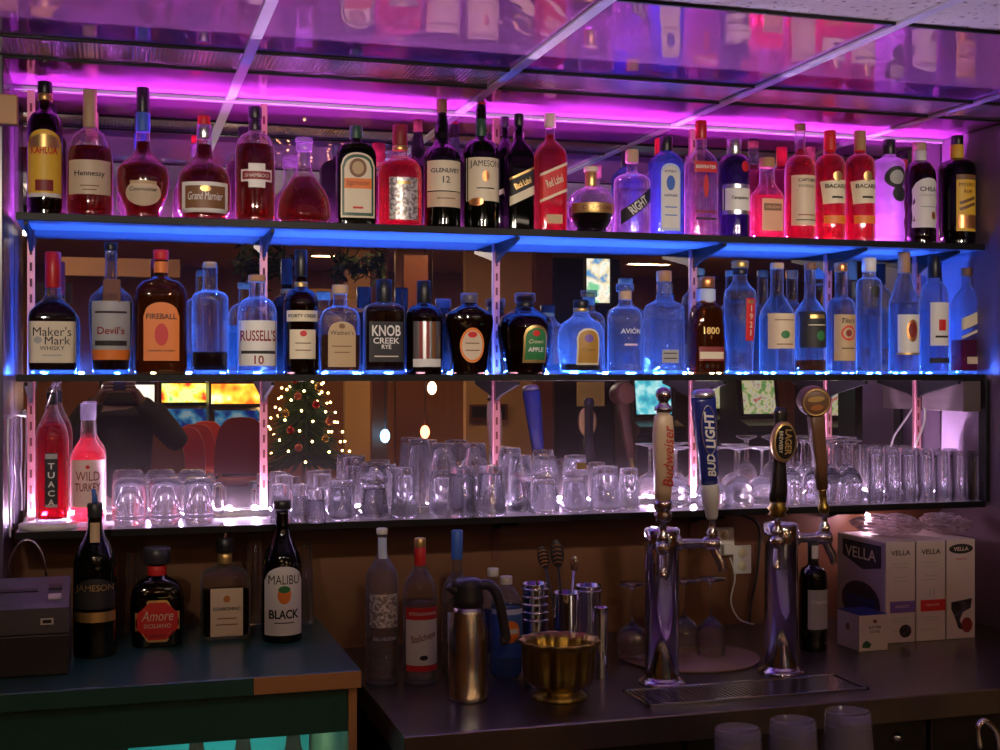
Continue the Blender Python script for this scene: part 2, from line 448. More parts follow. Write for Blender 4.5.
# ================================================================== TOP SHELF BOTTLES
GT = 'bottles on the top shelf'
def T(*a, **k): return bottle(*a, zb=Z_TOP, y=k.pop('y', -.135), group=GT, **k)
T(45, 36, 82, rnd(211, 130, 112, 84, .36), 'brown', 'brown liqueur bottle with arched yellow label and black cap, leftmost on the top shelf',
  [('arch', .93, 132, 198, 'yellow'), ('arch', .80, 137, 150, 'gold'), ('rect', .5, 182, 193, 'dark_red'), ('rect', .93, 195, 199, 'white_paper'), ('txt', 'KAHLÚA', .74, 152, 'red', {'bold': .018, 'h': 9})],
  [(94, 82, .42, 'black'), (101, 94, .44, 'gold', 'neck_band')], 'dark_liquor', 112)
T(90, 47, 90, rnd(213, 170, 130, 92, .27), 'clear', 'cognac bottle with tall tan neck foil and square beige label on the top shelf',
  [('rect', .88, 163, 197, 'beige'), ('txt', 'Hennessy', .64, 177, 'ink', {'bold': .015}), ('rect', .4, 188, 189, 'brown'), ('rect', .3, 192, 193, 'brown')],
  [(129, 90, .30, 'tan', 'neck_foil')], 'cognac', 148)
T(143, 53, 88, [(215, .66), (205, .78), (192, .96), (180, 1), (170, .96), (162, .72), (155, .40), (149, .29), (137, .26), (90, .24)], 'clear', 'bulbous cognac bottle with long black-capped neck and rounded beige label low down',
  [('oval', .66, 183, 208, 'beige'), ('rect', .5, 184, 187, 'tan'), ('txt', 'Courvoisier', .52, 192, 'ink')], [(113, 88, .25, 'black'), (132, 113, .275, 'blue_ink', 'neck_foil')], 'cognac', 142)
T(204, 54, 116, [(217, .85), (212, .97), (192, 1), (177, .95), (167, .72), (160, .42), (155, .33), (140, .28), (117, .20)], 'clear', 'squat orange liqueur bottle with white-framed brown label and red cap with silver collar',
  [('rect', .84, 185, 215, 'white_paper'), ('rect', .73, 189, 211, 'brown'), ('txt', 'Grand Marnier', .64, 199, 'white_paper', {'shear': .2, 'h': 8}), ('oval', .2, 189, 195, 'gold')],
  [(125, 116, .24, 'red'), (139, 125, .28, 'silver', 'neck_band')], 'cognac', 145)
T(255, 40, 107, rnd(219, 155, 133, 109, .30), 'clear', 'dark rum bottle with round shoulders and small cross-shaped white and red label',
  [('rect', .42, 166, 190, 'white_paper'), ('rect', .76, 172, 184, 'white_paper'), ('rect', .7, 174, 182, 'dark_red'), ('txt', 'SHAMBOO', .6, 178, 'white_paper', {'bold': .02})],
  [(119, 107, .35, 'black'), (131, 120, .33, 'black', 'neck_band')], 'cognac', 146)
T(304, 54, 138, [(222, .9), (218, 1), (206, .98), (193, .82), (181, .52), (172, .32), (165, .25), (150, .24)], 'clear', 'wide cone-shaped decanter bottle with round clear stopper and no label',
  [], [(143, 138, .33, 'frost', 'stopper'), (151, 144, .31, 'frost', 'stopper')], 'cognac', 178)
T(356, 42, 126, rnd(222, 158, 143, 128, .28), 'green', 'flat dark green herbal liqueur bottle with cream arched label and orange bar',
  [('arch', .86, 154, 219, 'cream'), ('arch', .79, 156, 217, 'dark_green'), ('arch', .69, 159, 214, 'cream'), ('oval', .44, 160, 179, 'brown'), ('oval', .30, 163, 176, 'tan'), ('rect', .69, 180, 190, 'orange'),
   ('txt', 'Jägermeister', .6, 185, 'dark_red', {'h': 7}), ('rect', .26, 208, 210, 'red')], [(139, 126, .33, 'dark_green')], 'black_liquor', 150, n=5, dr=.55)
T(400, 44, 125, rnd(226, 176, 158, 127, .32), 'clear', 'reddish scotch bottle with engraved silver label and dark red cap',
  [('rect', .66, 180, 222, 'engraved'), ('rect', .3, 184, 187, 'gold')], [(146, 125, .34, 'dark_red'), (151, 146, .35, 'gold', 'neck_band')], 'red_liquor', 163)
T(442, 37, 100, [(229, .95), (225, 1), (160, 1), (151, .82), (145, .50), (140, .38), (133, .40), (126, .36), (112, .25), (102, .24)], 'green', 'green single malt bottle with bulging neck and two-part cream label marked 12',
  [('rect', .92, 163, 193, 'cream'), ('txt', 'GLENLIVET', .78, 173, 'ink', {'bold': .02}), ('txt', '12', .2, 182, 'ink'), ('rect', .92, 194, 209, 'beige', {'own': True}), ('rect', .5, 200, 201, 'brown')],
  [(113, 100, .28, 'brown')], 'dark_liquor', 140)
T(481, 36, 103, rnd(230, 155, 140, 105, .30), 'green', 'dark green whiskey bottle with red cap and tall cream label beside the single malt',
  [('rect', .94, 160, 203, 'cream'), ('txt', 'JAMESON', .82, 167, 'ink', {'bold': .018, 'h': 8}), ('oval', .2, 173, 184, 'copper'), ('rect', .5, 190, 191, 'ink'), ('oval', .35, 200, 208, 'copper', {'x': -.5})],
  [(119, 103, .27, 'red'), (140, 119, .31, 'dark_green', 'neck_foil')], 'dark_liquor', 145)
T(519, 31, 114, slo(232, 160, 136, 116, .30), 'black', 'square black whisky bottle with slanting black and gold label, in front of its twin',
  [('diag', 1., 188, 24, 26, 'black_paper'), ('diag', 1., 175, 2.5, 26, 'gold'), ('diag', 1., 197, 9, 26, 'cream'), ('txt', 'Black Label', .7, 185, 'gold', {'rot': 26, 'h': 6})],
  [(126, 114, .36, 'black')], 'black_liquor', 140, n=6, dr=.95)
T(505, 27, 117, slo(231, 160, 138, 119, .30), 'black', 'square black whisky bottle half hidden behind its twin on the top shelf', [('diag', 1., 190, 5, 26, 'cream')],
  [(128, 117, .36, 'black')], None, None, n=6, dr=.9, y=-.048)
T(550, 35, 114, slo(233, 158, 138, 116, .32), 'clear', 'square red whisky bottle with slanting red label beside the black pair',
  [('diag', 1., 184, 23, 24, 'red'), ('diag', 1., 171, 3, 24, 'cream'), ('diag', 1., 197, 3, 24, 'cream'), ('txt', 'Red Label', .64, 183, 'cream', {'rot': 24, 'shear': .2, 'h': 8}), ('rect', .55, 216, 225, 'tan')],
  [(128, 114, .40, 'pink_paper')], 'red_liquor', 135, n=6, dr=.95)
T(591, 47, 167, [(234, .5), (230, .70), (220, .92), (210, 1), (200, .95), (193, .75), (188, .4), (186, .25), (170, .22)], 'clear', 'round black raspberry liqueur bottle with gold waist band and gold crown cap',
  [('rect', .97, 205, 215, 'gold'), ('txt', 'CHAMBORD', .66, 210, 'dark_red', {'bold': .018})], [(188, 172, .26, 'gold'), (172, 167, .32, 'cream', 'cap_crown')], 'black_liquor', 208)
T(632, 37, 150, rnd(236, 184, 174, 152, .27), 'clear', 'clear gin bottle with slanting black label, cork stopper and flat shoulders',
  [('diag', .86, 207, 14, 38, 'black_paper'), ('txt', 'RIGHT', .58, 207, 'white_paper', {'rot': 38, 'bold': .018, 'h': 9})], [(163, 150, .36, 'cork', 'stopper')], 'water', 190)
T(666, 37, 137, slo(236, 165, 150, 139, .36), 'blue', 'bright blue gin bottle with arched pale label and black cap',
  [('arch', .64, 165, 232, 'pale_blue'), ('arch', .55, 168, 229, 'white_paper'), ('oval', .28, 177, 192, 'blue_ink'), ('txt', 'BOMBAY', .4, 173, 'navy'), ('txt', 'SAPPHIRE', .44, 197, 'navy'), ('rect', .4, 208, 209, 'blue_ink'), ('rect', .4, 216, 217, 'blue_ink')],
  [(152, 137, .40, 'black'), ], 'water', 160, n=5, dr=.7)
T(701, 35, 121, slo(237, 165, 148, 123, .36), 'clear', 'clear square gin bottle with tall red cap and red label band',
  [('rect', .82, 163, 174, 'red'), ('txt', 'BEEFEATER', .72, 168.5, 'white_paper', {'bold': .02}), ('oval', .18, 176, 199, 'red', {'own': True}), ('rect', .74, 212, 214, 'dark_red', {'own': True}), ('rect', .74, 219, 221, 'ink')],
  [(139, 121, .40, 'red_wax')], 'water', 165, n=5, dr=.8)
T(734, 32, 139, rnd(238, 168, 155, 141, .40), 'indigo', 'dark indigo gin bottle with silver cap, red seal and pale grey label',
  [('rect', .95, 186, 216, 'white_paper'), ('rect', .95, 186, 190, 'silver'), ('rect', .95, 212, 216, 'silver'), ('txt', 'Tanqueray', .6, 200, 'ink', {'shear': .3}), ('oval', .28, 163, 174, 'red_wax', {'x': .3, 'own': True, 'name': 'wax_seal'})],
  [(155, 139, .46, 'silver')], 'water', 165)
T(767, 37, 158, [(238, .97), (235, 1), (201, 1), (195, .92), (188, .62), (183, .5), (160, .45)], 'clear', 'short pink flavoured rum bottle with wide neck, wooden cap and peach label',
  [('rect', .74, 200, 232, 'peach'), ('rect', .62, 205, 212, 'brown'), ('txt', 'CRUZAN', .5, 208.5, 'peach', {'bold': .018})], [(168, 158, .5, 'wood_cap')], 'pink_liquor', 196, n=4, dr=.8)
T(800, 31, 124, rnd(238, 170, 156, 126, .34), 'clear', 'spiced rum bottle with tall beige label beside the two red rum bottles',
  [('rect', .90, 177, 227, 'beige'), ('txt', 'CAPTAIN', .6, 182, 'ink', {'bold': .02}), ('txt', 'MORGAN', .55, 188, 'ink', {'bold': .02}), ('rect', .6, 216, 217, 'dark_red'), ('rect', .7, 221, 222, 'ink')], [(131, 124, .37, 'brown')], 'red_liquor', 150)
for px, capm, lab in ((830, 'red', 'red rum bottle with bright red cap and slanted cream label'), (860, 'wood_cap', 'red rum bottle with brown cap and slanted cream label')):
    T(px, 31, 131, rnd(239, 168, 155, 133, .36), 'clear', lab,
      [('rect', .90, 182, 205, 'cream', {'rot': 4}), ('oval', .32, 173, 183, 'gold'), ('txt', 'BACARDI', .76, 188, 'ink', {'bold': .02}), ('rect', .4, 198, 200, 'ink'), ('rect', .82, 217, 225, 'orange', {'own': True})],
      [(151, 131, .39, capm)], 'red_liquor', 150)
r_, sh, Z, Rr = T(889, 32, 140, [(240, .96), (236, 1), (222, .93), (216, 1), (203, .93), (197, 1), (184, .93), (178, 1), (166, 1), (161, .9), (157, .45), (154, .4), (142, .38)], 'frost',
  'frosted white ridged bottle with black cap and black medallion tag on a string', [('oval', .76, 168, 190, 'black_paper', {'name': 'tag', 'own': True}), ('oval', .5, 172, 186, 'grey_paper'), ('oval', .55, 188, 203, 'black_paper', {'x': .2, 'name': 'tag', 'own': True})],
  [(155, 140, .42, 'black')])
MB().tube([(-.45 * Rr, sh.front(-.45 * Rr, Z(172), .002), Z(172)), (-.3 * Rr, -.55 * Rr, Z(158)), (.3 * Rr, -.55 * Rr, Z(158)), (.45 * Rr, sh.front(.45 * Rr, Z(172), .002), Z(172))], .0009, 6).build('string', M['black'], r_)
T(920, 33, 143, [(241, .97), (237, 1), (226, .96), (220, 1), (209, .96), (203, 1), (190, .97), (182, 1)] + rnd(241, 182, 162, 145, .36)[3:], 'brown', 'dark cinnamon cream bottle with scalloped sides and arched white label',
  [('arch', .88, 180, 229, 'white_paper'), ('txt', 'CHILA', .56, 191, 'ink', {'bold': .02}), ('txt', "'ORCHATA", .56, 197, 'grey_paper'), ('rect', .5, 208, 209, 'grey_paper'), ('oval', .18, 213, 221, 'copper', {'x': .35})],
  [(151, 143, .38, 'cork'), (163, 151, .40, 'white_paper', 'neck_foil')], 'dark_liquor', 175)
T(957, 38, 136, rnd(241, 170, 160, 138, .32), 'black', 'black rum bottle with yellow neck foil and yellow label, rightmost on the top shelf',
  [('rect', .62, 177, 233, 'yellow'), ('rect', .62, 177, 182, 'brown'), ('txt', "MYERS'S", .5, 187, 'dark_red', {'bold': .018}), ('txt', 'RUM', .24, 194, 'dark_red', {'bold': .018}), ('rect', .5, 201, 204, 'brown', {'rot': 20}), ('rect', .5, 207, 210, 'brown', {'rot': 20}), ('rect', .56, 217, 230, 'copper')],
  [(145, 136, .34, 'black'), (161, 145, .36, 'yellow', 'neck_foil')])

# ================================================================== MIDDLE SHELF BOTTLES
GM = 'bottles on the middle shelf'
def D(*a, **k): return bottle(*a, zb=Z_MID, y=k.pop('y', -.135), group=GM, **k)
D(53, 50, 252, [(371, .97), (366, 1), (320, 1), (313, .95), (305, .68), (297, .36), (285, .30), (254, .27)], 'clear', 'square bourbon bottle with dripping red wax neck and cream label, leftmost on the middle shelf',
  [('rect', .97, 322, 363, 'cream'), ('txt', "Maker's", .78, 332, 'ink', {'bold': .018, 'h': 9}), ('txt', 'Mark', .52, 341, 'ink', {'bold': .018, 'x': .22, 'h': 8}), ('oval', .17, 337, 344, 'grey_paper', {'x': -.58}), ('txt', 'WHISKY', .5, 348.5, 'ink', {'bold': .018}), ('rect', .4, 355, 356, 'grey_paper')],
  [(288, 252, .33, 'red_wax', 'wax_seal')], 'dark_liquor', 300, n=6, dr=.8)
r_, sh, Z, Rr = D(111, 45, 243, [(372, .80), (366, .84), (332, .95), (306, 1), (297, .92), (289, .55), (283, .32), (276, .27), (246, .25)], 'clear', 'tapered clear bottle with hanging brown leather tag and grey label with red foot',
  [('rect', .85, 302, 360, 'grey_paper'), ('rect', .85, 350, 360, 'orange'), ('txt', "Devil's", .6, 331, 'dark_red', {'bold': .018}), ('rect', .7, 312, 314, 'ink'), ('rect', .7, 341, 346, 'ink')],
  [(251, 243, .30, 'black')], 'dark_liquor', 302)
MB().box((.002, -Rr * .62, (Z(279) + Z(305)) / 2), (Rr * .8, .012, Z(279) - Z(305)), Matrix.Rotation(R(-24), 3, 'X'), .004).build('leather_tag', M['brown'], r_)
D(161, 53, 250, rnd(373, 296, 279, 252, .27), 'amber', 'amber cinnamon whisky bottle with orange label and red cap',
  [('arch', .68, 303, 361, 'orange'), ('txt', 'FIREBALL', .58, 317, 'ink', {'bold': .018}), ('oval', .26, 324, 346, 'red'), ('txt', 'CINNAMON WHISKY', .52, 351, 'ink'), ('rect', .28, 262, 273, 'orange', {'own': True, 'name': 'neck_label'})],
  [(260, 250, .30, 'red')], 'whiskey', 285, n=3.4, dr=.6)
D(210, 37, 262, rnd(373, 300, 291, 264, .40), 'clear', 'heavy clear bottle with thick neck, a quarter full of brown spirit, no label', [], [(268, 262, .36, 'cork', 'stopper')], 'dark_liquor', 352)
D(257, 40, 275, rnd(374, 316, 298, 277, .40), 'clear', 'clear round-shouldered bottle with white label lettered in red and wooden stopper',
  [('rect', .95, 321, 366, 'white_paper'), ('txt', "RUSSELL'S", .88, 336, 'dark_red', {'bold': .02, 'h': 11}), ('rect', .85, 351, 354, 'ink'), ('txt', '10', .24, 360, 'dark_red', {'bold': .02})], [(282, 275, .46, 'wood_cap', 'stopper')], 'water', 330)
D(301, 35, 250, rnd(374, 305, 289, 252, .33), 'brown', 'tall dark whisky bottle with long black neck and two cream labels',
  [('rect', .88, 311, 322, 'cream'), ('txt', 'FORTY CREEK', .8, 316.5, 'ink', {'bold': .02}), ('rect', .74, 330, 359, 'cream', {'own': True}), ('oval', .2, 331, 337, 'red'), ('rect', .45, 343, 344, 'brown'), ('rect', .45, 350, 351, 'brown')],
  [(277, 250, .37, 'black'), (288, 282, .38, 'gold', 'neck_band')], 'dark_liquor', 300)
D(340, 42, 285, rnd(374, 322, 307, 287, .36), 'clear', 'small flat bourbon bottle with tan arched label and pale cork top',
  [('arch', .70, 322, 367, 'tan'), ("txt", "Wathen's", .6, 333, 'ink', {'bold': .02}), ('oval', .16, 324, 329, 'brown'), ('rect', .5, 346, 347, 'brown'), ('rect', .4, 352, 353, 'brown')], [(294, 285, .42, 'cork', 'stopper')], 'whiskey', 335, n=5, dr=.6)
D(384, 43, 280, rnd(374, 312, 303, 282, .36), 'clear', 'flask-shaped rye bottle with big white capitals on black label and black cap',
  [('rect', .86, 322, 362, 'black_paper'), ('txt', 'KNOB', .72, 331, 'white_paper', {'bold': .018, 'h': 11}), ('txt', 'CREEK', .66, 341, 'white_paper', {'bold': .018, 'h': 6}), ('txt', 'RYE', .24, 347, 'white_paper', {'bold': .02}), ('rect', .6, 356, 357, 'cream')],
  [(303, 280, .40, 'black')], 'dark_liquor', 308, n=6, dr=.6)
r_ = D(424, 37, 281, rnd(375, 318, 305, 283, .36), 'brown', 'dark bottle with vertically striped silver and red label and black cap',
  [('rect', .74, 322, 360, 'silver'), ('rect', .09, 322, 360, 'dark_red', {'x': -.38}), ('rect', .09, 322, 360, 'dark_red', {'x': -.02}), ('rect', .09, 322, 360, 'copper', {'x': .32}), ('rect', .76, 359, 367, 'white_paper', {'own': True})],
  [(304, 281, .39, 'black')], 'dark_liquor', 312)
D(469, 48, 293, [(375, .70), (371, .74), (345, .86), (322, 1), (315, .97), (309, .6), (304, .32), (295, .28)], 'brown', 'broad-shouldered brown decanter bottle narrowing to the foot with orange-rimmed oval label',
  [('oval', .52, 328, 363, 'orange'), ('oval', .44, 331, 360, 'beige'), ('oval', .2, 332, 338, 'red'), ('rect', .3, 343, 344, 'brown'), ('rect', .3, 350, 351, 'brown')], [(303, 293, .36, 'frost', 'stopper')], 'dark_liquor', 320, n=3, dr=.6)
D(525, 55, 293, [(376, .70), (370, .78), (348, .94), (328, 1), (318, .88), (312, .58), (307, .32), (296, .28)], 'brown', 'squat round black decanter bottle with green label in a gold arch',
  [('arch', .46, 326, 363, 'gold', {'x': .12}), ('arch', .39, 329, 360, 'green', {'x': .12}), ('oval', .14, 331, 337, 'red', {'x': .12}), ('txt', 'Crown', .28, 342, 'cream', {'x': .12, 'shear': .3}), ('txt', 'APPLE', .30, 350, 'white_paper', {'x': .12, 'bold': .018})], [(302, 293, .38, 'clear', 'stopper'), (308, 302, .33, 'black', 'neck_band')], 'black_liquor', 325)
D(581, 47, 300, [(376, .84), (369, .90), (348, 1), (333, .98), (324, .82), (317, .42), (310, .28), (302, .26)], 'etched', 'squat clear faceted decanter nearly empty, with gold arched label and black cap',
  [('arch', .5, 329, 365, 'cream'), ('arch', .43, 331, 363, 'amber_paper'), ('oval', .2, 335, 343, 'purple'), ('txt', 'Crown', .28, 350, 'brown', {'shear': .3})], [(308, 300, .34, 'black'), (312, 308, .33, 'gold', 'neck_band')], 'dark_liquor', 364)
D(625, 35, 284, rnd(374, 320, 307, 286, .36), 'clear', 'clear tequila bottle with flat glass stopper and white lettering, left of the square one',
  [('txt', 'AVIÓN', .6, 331, 'white_paper', {'bold': .02}), ('rect', .4, 344, 346, 'pink_paper', {'own': True})], [(291, 284, .52, 'clear', 'stopper'), (300, 291, .38, 'cork', 'stopper')], 'water', 330)
D(664, 42, 271, [(374, .98), (371, 1), (312, 1), (306, .92), (300, .5), (296, .42), (273, .38)], 'etched', 'square textured clear tequila bottle with wooden stopper and small grey label low down',
  [('rect', .5, 350, 363, 'grey_paper'), ('rect', .4, 353, 354, 'ink'), ('rect', .4, 358, 359, 'ink')], [(282, 271, .44, 'wood_cap', 'stopper')], 'water', 320, n=6, dr=.9)
D(706, 40, 277, [(372, .97), (368, 1), (332, .95), (308, .80), (304, .58), (296, .5), (279, .46)], 'amber', 'tapered amber tequila bottle with copper cap, silver collar and gold 1800 on it',
  [('txt', '1800', .5, 331, 'gold', {'bold': .018}), ('rect', .8, 347, 361, 'dark_red', {'own': True}), ('rect', .76, 352, 359, 'cream')], [(288, 277, .52, 'copper'), (303, 289, .56, 'pale_blue', 'neck_band')], 'whiskey', 310, n=5, dr=.8)
r_, sh, Z, Rr = D(740, 33, 261, [(374, .74), (360, .80), (325, .93), (300, 1), (292, .95), (285, .6), (279, .42), (263, .38)], 'clear', 'tall clear bottle narrowing to the foot with red ribbon label and black and gold stopper',
  [('rect', .36, 299, 341, 'red', {'x': .28}), ('rect', .22, 301, 304, 'gold', {'x': .28}), ('txt', '1', .04, 309, 'cream', {'x': .28, 'h': 6}), ('txt', '9', .12, 317, 'cream', {'x': .28, 'h': 6}), ('txt', '2', .12, 325, 'cream', {'x': .28, 'h': 6}), ('txt', '1', .04, 333, 'cream', {'x': .28, 'h': 6})],
  [(275, 269, .46, 'black', 'stopper'), (268, 261, .52, 'gold', 'stopper')], 'water', 300)
D(777, 36, 263, slo(373, 318, 294, 265, .36), 'clear', 'clear tequila bottle with sloping shoulders and large beige label with green agave mark',
  [('rect', .86, 314, 349, 'beige'), ('oval', .28, 331, 339, 'green'), ('rect', .6, 320, 321, 'brown'), ('rect', .5, 344, 345, 'brown')], [(269, 263, .39, 'cork', 'stopper')], 'water', 320)
D(810, 33, 263, slo(372, 318, 297, 265, .34), 'clear', 'clear tequila bottle with black label and small green mark, brown stopper',
  [('rect', .92, 312, 348, 'black_paper'), ('rect', .5, 315, 319, 'gold'), ('oval', .3, 331, 341, 'green', {'x': .2}), ('rect', .6, 325, 326, 'cream')], [(270, 263, .38, 'brown', 'stopper')], 'whiskey', 360)
D(841, 30, 263, rnd(373, 312, 298, 265, .42), 'clear', 'clear vodka bottle with copper cap and tan paper label with round red mark',
  [('rect', .86, 315, 361, 'tan'), ('txt', "Tito's", .5, 321, 'ink', {'shear': .3, 'bold': .02}), ('oval', .52, 326, 341, 'red'), ('oval', .40, 328, 339, 'tan'), ('oval', .24, 330, 337, 'dark_red'), ('rect', .5, 348, 349, 'ink')], [(272, 263, .46, 'copper')], 'water', 285)
D(869, 26, 258, rnd(373, 286, 278, 260, .52), 'clear', 'slim straight clear vodka bottle with white cap and small round dark emblem',
  [('oval', .38, 286, 298, 'black_paper')], [(272, 258, .56, 'white_plastic')], 'water', 315)
D(904, 31, 252, [(373, .98), (370, 1), (303, 1), (299, .94), (291, .74), (281, .54), (273, .38), (254, .36)], 'clear', 'clear vodka bottle with long gold cap, cone neck and pale label with red oval',
  [('rect', .85, 315, 353, 'white_paper'), ('oval', .42, 320, 342, 'copper'), ('oval', .3, 323, 338, 'dark_red'), ('rect', .9, 353, 355, 'gold')], [(273, 252, .40, 'wood_cap')], 'water', 303)
D(934, 30, 256, rnd(373, 302, 282, 258, .36), 'clear', 'clear round-shouldered vodka bottle with black cap and white label with small red square',
  [('rect', .76, 303, 346, 'white_paper'), ('rect', .28, 320, 331, 'red'), ('rect', .5, 336, 338, 'ink'), ('rect', .8, 358, 363, 'ink', {'own': True})], [(278, 256, .42, 'black')], 'water', 310)
D(966, 32, 268, slo(373, 308, 284, 270, .34), 'clear', 'square clear bottle with slanting cream label, rightmost on the middle shelf',
  [('diag', 1., 320, 12, 22, 'cream'), ('diag', 1., 333, 3, 22, 'cream'), ('rect', .6, 357, 364, 'beige')], [(276, 268, .40, 'brown')], 'red_liquor', 340, n=6, dr=.95)

# ================================================================== BOTTOM SHELF BOTTLES
GBT = 'red bottles on the bottom shelf'
def vtxt(s, fw, y0, dy, mat, h=9, x=0.):
    return [('txt', c, fw, y0 + i * dy, mat, {'h': h, 'bold': .018, 'x': x}) for i, c in enumerate(s)]
coaster = tag(MB().lathe([(0, .062), (.004, .066), (.010, .066), (.012, .064)], 40).build('coaster', M['white_plastic'], None, (xw(49, -.14), -.14, Z_LOW)), 'round white coaster under the tall red liqueur bottle', 'coaster')
r_, sh, Z, Rr = bottle(52, 34, 385, [(519, .95), (515, 1), (442, 1), (430, .90), (420, .66), (411, .40), (403, .30), (388, .26)], 'clear', 'tall red liqueur bottle with vertical black label standing on the white coaster',
  [('rect', .38, 452, 506, 'black_paper'), ('rect', .36, 453, 458, 'grey_paper'), ('rect', .36, 503, 506, 'grey_paper')] + vtxt('TUACA', .2, 465, 9, 'white_paper', 6), [(405, 392, .33, 'black', 'pourer_stopper')], 'red_liquor', 425, zb=Z_LOW + .012, y=-.14, group=GBT)
MB().tube(smooth_path([(0, 0, Z(395)), (0, 0, Z(388)), (.006, -.004, Z(384)), (-.012, -.012, Z(404) - .01)]), .004, 8).build('pourer_spout', M['chrome'], r_)
bottle(88, 36, 403, [(517, .98), (514, 1), (460, 1), (452, .9), (444, .60), (437, .42), (405, .36)], 'clear', 'pink-filled bourbon bottle with pale pink label beside the tall red one',
  [('rect', .92, 459, 506, 'pink_paper'), ('txt', 'WILD', .66, 475, 'dark_red', {'h': 9}), ('txt', 'TURKEY', .7, 486, 'dark_red', {'h': 8}), ('oval', .12, 464, 468, 'red')], [(420, 403, .42, 'frost')], 'pink_liquor', 438, zb=Z_LOW, y=-.10, group=GBT)

# ================================================================== DRINKING GLASSES ON THE BOTTOM SHELF
def flute(n, amp, z0, z1):
    def f(r, a, z):
        if z0 <= z <= z1: return r * (1 - amp * (.5 + .5 * math.cos(n * a)))
        return r
    return f
def tumbler_mesh(kind):
    """one unit tall, resting upside down on its rim; radius of the rim is .5 before scaling"""
    b = MB()
    if kind == 'rocks':   # fluted sides, heavy foot uppermost
        b.lathe([(0, .46), (0, .5), (.10, .5), (.28, .485), (.34, .47), (.9, .415), (.97, .40), (1., .37), (1., .30), (.965, .0001)], 40, caps=(False, False), mod=flute(10, .06, .3, .95))
        b.lathe([(0, .46), (.30, .44), (.80, .375), (.84, .34), (.85, .0001)], 30, caps=(False, False))
    elif kind == 'shot':
        b.lathe([(0, .45), (0, .5), (.3, .47), (.9, .40), (.97, .39), (1., .36), (1., .28), (.96, .0001)], 30, caps=(False, False), mod=flute(8, .07, .25, .95))
        b.lathe([(0, .45), (.6, .38), (.68, .30), (.70, .0001)], 24, caps=(False, False))
    elif kind == 'pint':
        b.lathe([(0, .475), (0, .5), (.95, .36), (1., .34), (1., .28), (.985, .0001)], 36, caps=(False, False))
        b.lathe([(0, .475), (.9, .335), (.92, .0001)], 30, caps=(False, False))
    elif kind == 'highball':
        b.lathe([(0, .45), (0, .5), (.12, .48), (.94, .47), (.99, .45), (1., .40), (.985, .0001)], 28, caps=(False, False), mod=flute(9, .05, .08, .9))
        b.lathe([(0, .45), (.86, .43), (.90, .36), (.91, .0001)], 24, caps=(False, False))
    elif kind == 'mug':
        b.lathe([(0, .40), (0, .44), (.10, .46), (.14, .50), (.18, .46), (.25, .5), (.86, .5), (.95, .46), (1., .38), (1., .30), (.96, .0001)], 40, caps=(False, False), mod=flute(8, .03, .25, .86))
        b.lathe([(0, .40), (.2, .42), (.84, .44), (.89, .36), (.90, .0001)], 30, caps=(False, False))
    elif kind == 'wine':      # inverted: foot disc at the top
        b.lathe([(0, .40), (0, .42), (.08, .44), (.22, .46), (.34, .42), (.42, .28), (.47, .12), (.50, .05), (.60, .035), (.88, .035), (.94, .06), (.965, .3), (.98, .44), (1., .44), (1., .0001)], 36, caps=(False, False))
        b.lathe([(0, .40), (.2, .44), (.33, .40), (.41, .25), (.45, .0001)], 30, caps=(False, False))
    elif kind == 'goblet':
        b.lathe([(0, .42), (0, .44), (.10, .48), (.25, .5), (.40, .46), (.50, .32), (.55, .16), (.59, .10), (.66, .12), (.72, .09), (.86, .08), (.92, .12), (.955, .32), (.975, .46), (1., .46), (1., .0001)], 36, caps=(False, False))
        b.lathe([(0, .42), (.25, .475), (.38, .44), (.48, .28), (.52, .0001)], 30, caps=(False, False))
    return b
_gm = {}
def drink(kind, px, w, top, y, label, cat='glass', group=None, zb=Z_LOW, name=None, handle=None, rz=None, h=None):
    d = depth_at(px, y); k = d / F; W = w * k * math.cos(math.atan((px - 500) / F)); H = h or (zw(top, d) - zb)
    nm = name or {'rocks': 'rocks_glass', 'shot': 'shot_glass', 'pint': 'pint_glass', 'highball': 'highball_glass', 'mug': 'beer_mug', 'wine': 'wine_glass', 'goblet': 'goblet'}[kind]
    if kind not in _gm:
        o = tumbler_mesh(kind).build(nm, G['tumbler']); _gm[kind] = o.data
    else:
        o = bpy.data.objects.new(nm, _gm[kind]); COL.objects.link(o)
    o.location = (xw(px, y), y, zb); o.scale = (W, W, H); o.rotation_euler = (0, 0, rz if rz is not None else random.uniform(0, .6))
    tag(o, label, cat, group)
    if handle is not None:
        hb = MB().tube(smooth_path([(.46, 0, .80), (.66, 0, .86), (.80, 0, .72), (.80, 0, .42), (.70, 0, .22), (.47, 0, .24)]), .055, 10).build('handle', G['tumbler'], o)
        o.rotation_euler = (0, 0, handle)
    return o, W, H
gm = 'glass mugs upside down on the bottom shelf'
drink('mug', 129.5, 35, 478, -.14, 'upside-down glass beer mug nearest the pink bourbon bottle', 'mug', gm, handle=R(25))
drink('mug', 165, 33, 478, -.14, 'upside-down glass beer mug, middle of the three', 'mug', gm, handle=R(25))
drink('mug', 199, 31, 478, -.14, 'upside-down glass beer mug with its handle showing on the right', 'mug', gm, handle=R(-12))
gs = 'shot glasses upside down on the bottom shelf'
for px, top, y, lab in ((280, 484, -.17, 'upside-down shot glass just right of the pink metal strip, in front'), (301, 484, -.165, 'upside-down shot glass second from the pink strip in front'),
                        (315, 489, -.20, 'small upside-down shot glass standing at the very shelf edge'), (284, 475, -.06, 'upside-down shot glass near the mirror right of the pink strip'),
                        (322, 474, -.06, 'upside-down shot glass near the mirror left of the first tumblers')):
    drink('shot', px, 22, top, y, lab, 'shot glass', gs)
gr = 'tumblers upside down on the bottom shelf'
